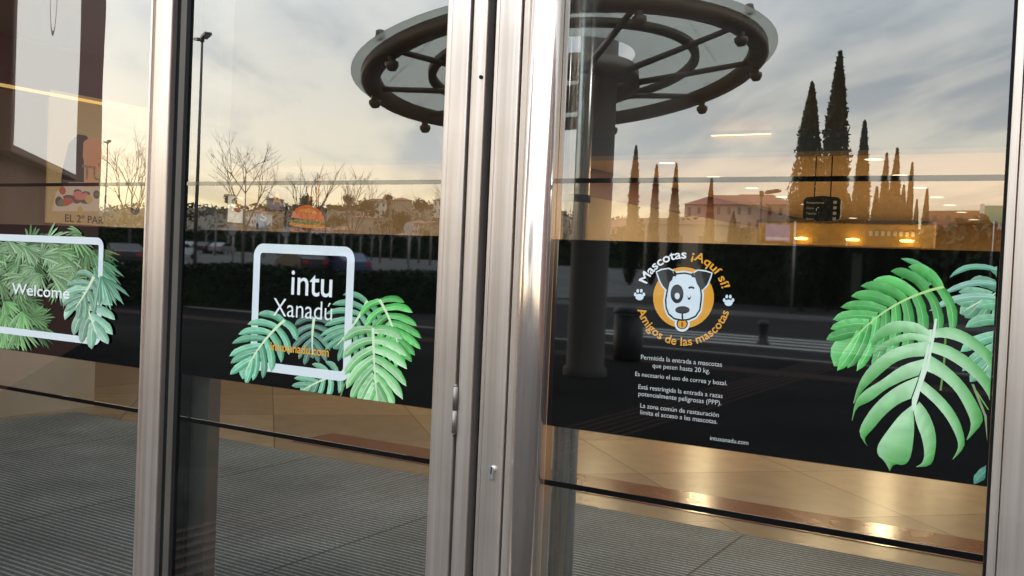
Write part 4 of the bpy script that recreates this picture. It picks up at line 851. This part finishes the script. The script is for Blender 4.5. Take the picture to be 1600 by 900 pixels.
for i, (px, Y, w, h, wl, lab) in enumerate(((985, 260, 22, 13, HW2, 'pale block of flats with red roof next to the column row'), (1030, 300, 24, 15, HRED, 'brick red block of flats behind the second and third cypress'), (1078, 270, 22, 14, HW2, 'cream block of flats with red roof in the middle'), (1130, 320, 26, 24, HW2, 'cream block of flats with red roof standing highest'), (1175, 330, 28, 25, HW2, 'wide cream block of flats with red roof at the right'), (1225, 330, 30, 18, HW2, 'cream low block of flats beside the direction sign'))):
    p = out(px, Y); house((p.x, p.y, 0), w, 12, h, wl, .15, lab, 'blocks of flats beyond the cypress trees', 5, True, 7, 'flats', 'apartment_block')
p = out(1545, 330); house((p.x, p.y, 0), 34, 14, onY(1540, 335, 330).z, HRED, .1, 'orange brick block of flats at the far right', 'blocks of flats beyond the cypress trees', 6, False, 9, 'flats', 'apartment_block')
p = out(1554, 200); T = empty('billboard', (p.x, p.y, 0), label='green and white billboard in front of the orange flats', cat='billboard'); a, c = onY(1538, 322, 200), onY(1567, 350, 200)
B().box(a.x-p.x, c.x-p.x, 0, .4, c.z, a.z).done('board', pm('billboard_green', (.12, .36, .24), .5), T); B().box(a.x-p.x-.8, a.x-p.x-.02, 0, .42, c.z, a.z+.3).done('white_edge', HW1, T); b = B(); b.tube((0, .2, 0), (0, .2, c.z+.1), .35, n=10); b.done('mast', ALU, T)
p = out(1072, 130); house((p.x, p.y, 0), 11, 6, onY(1072, 332, 130).z*.8, HW2, .1, 'low cream kiosk building in front of the flats', 'low buildings by the road', 1, False, 3, 'kiosk', 'kiosk')
def blob_tree(name, pos, h, w, seed, label, group, mat, trunk=.45, n=900):
    T = empty(name, pos, label=label, cat='tree', group=group); r0_ = random.Random(seed); cs = [(Vector((r0_.uniform(-.3, .3)*w, r0_.uniform(-.3, .3)*w, h*(trunk+(1-trunk)*r0_.uniform(.3, .75)))), r0_.uniform(.22, .36)*w) for _ in range(6)]
    def fn(r):
        c, q = r.choice(cs); d = Vector((r.gauss(0, 1), r.gauss(0, 1), r.gauss(0, .7))).normalized()*q*r.uniform(.6, 1.05); return c+d, 1
    leaf_cloud(fn, n, w*.07, seed).done('crown', mat, T, recalc=False); b = B(); b.tube((0, 0, -.5), (0, 0, h*(trunk+.25)), .35, .2, n=8); b.done('trunk', BARK, T); return T
pl = [(440, 240), (505, 245), (520, 260), (565, 300), (600, 320), (610, 250), (655, 300), (668, 240), (690, 265), (700, 310), (630, 280), (475, 300), (355, 300), (540, 330), (585, 215)]
pr = ['above the purple sign', 'left of the burger price', 'right of the burger price', 'behind the narrow bare tree', 'on the ridge in the middle', 'above the round road plate', 'on the ridge near the steel frame', 'over the cream hilltop house', 'touching the steel frame', 'highest beside the steel frame', 'among the white houses', 'behind the second bare tree', 'above the twin framed posters', 'on the ridge between two bare trees', 'low in front of the slope']
for i, (px, Y) in enumerate(pl):
    p = hillspot(px, Y); r = random.Random(i+50); blob_tree('umbrella_pine', p, r.uniform(6, 8.5), r.uniform(6, 9), 200+i, 'dark round headed pine '+pr[i], 'pines on the hillside', PINE)
for i, (px, Y, h, lab) in enumerate(((1490, 110, 7, 'dark bushy tree right of the far cypress pair'), (1515, 120, 8, 'dark bushy tree below the orange flats'), (1560, 115, 7, 'dark bushy tree against the right mullion'), (1000, 150, 8, 'dark bushy tree between the first two row cypresses'), (1075, 160, 9, 'dark bushy tree between the third and the lone cypress'), (1160, 150, 8, 'dark bushy tree before the wide cream flats'), (1470, 140, 6, 'small dark bushy tree next to the far cypress pair'))):
    p = out(px, Y); blob_tree('bushy_tree', (p.x, p.y, 0), h, 12, 300+i, lab, 'bushy trees beyond the road', PINE, .1, 1500)
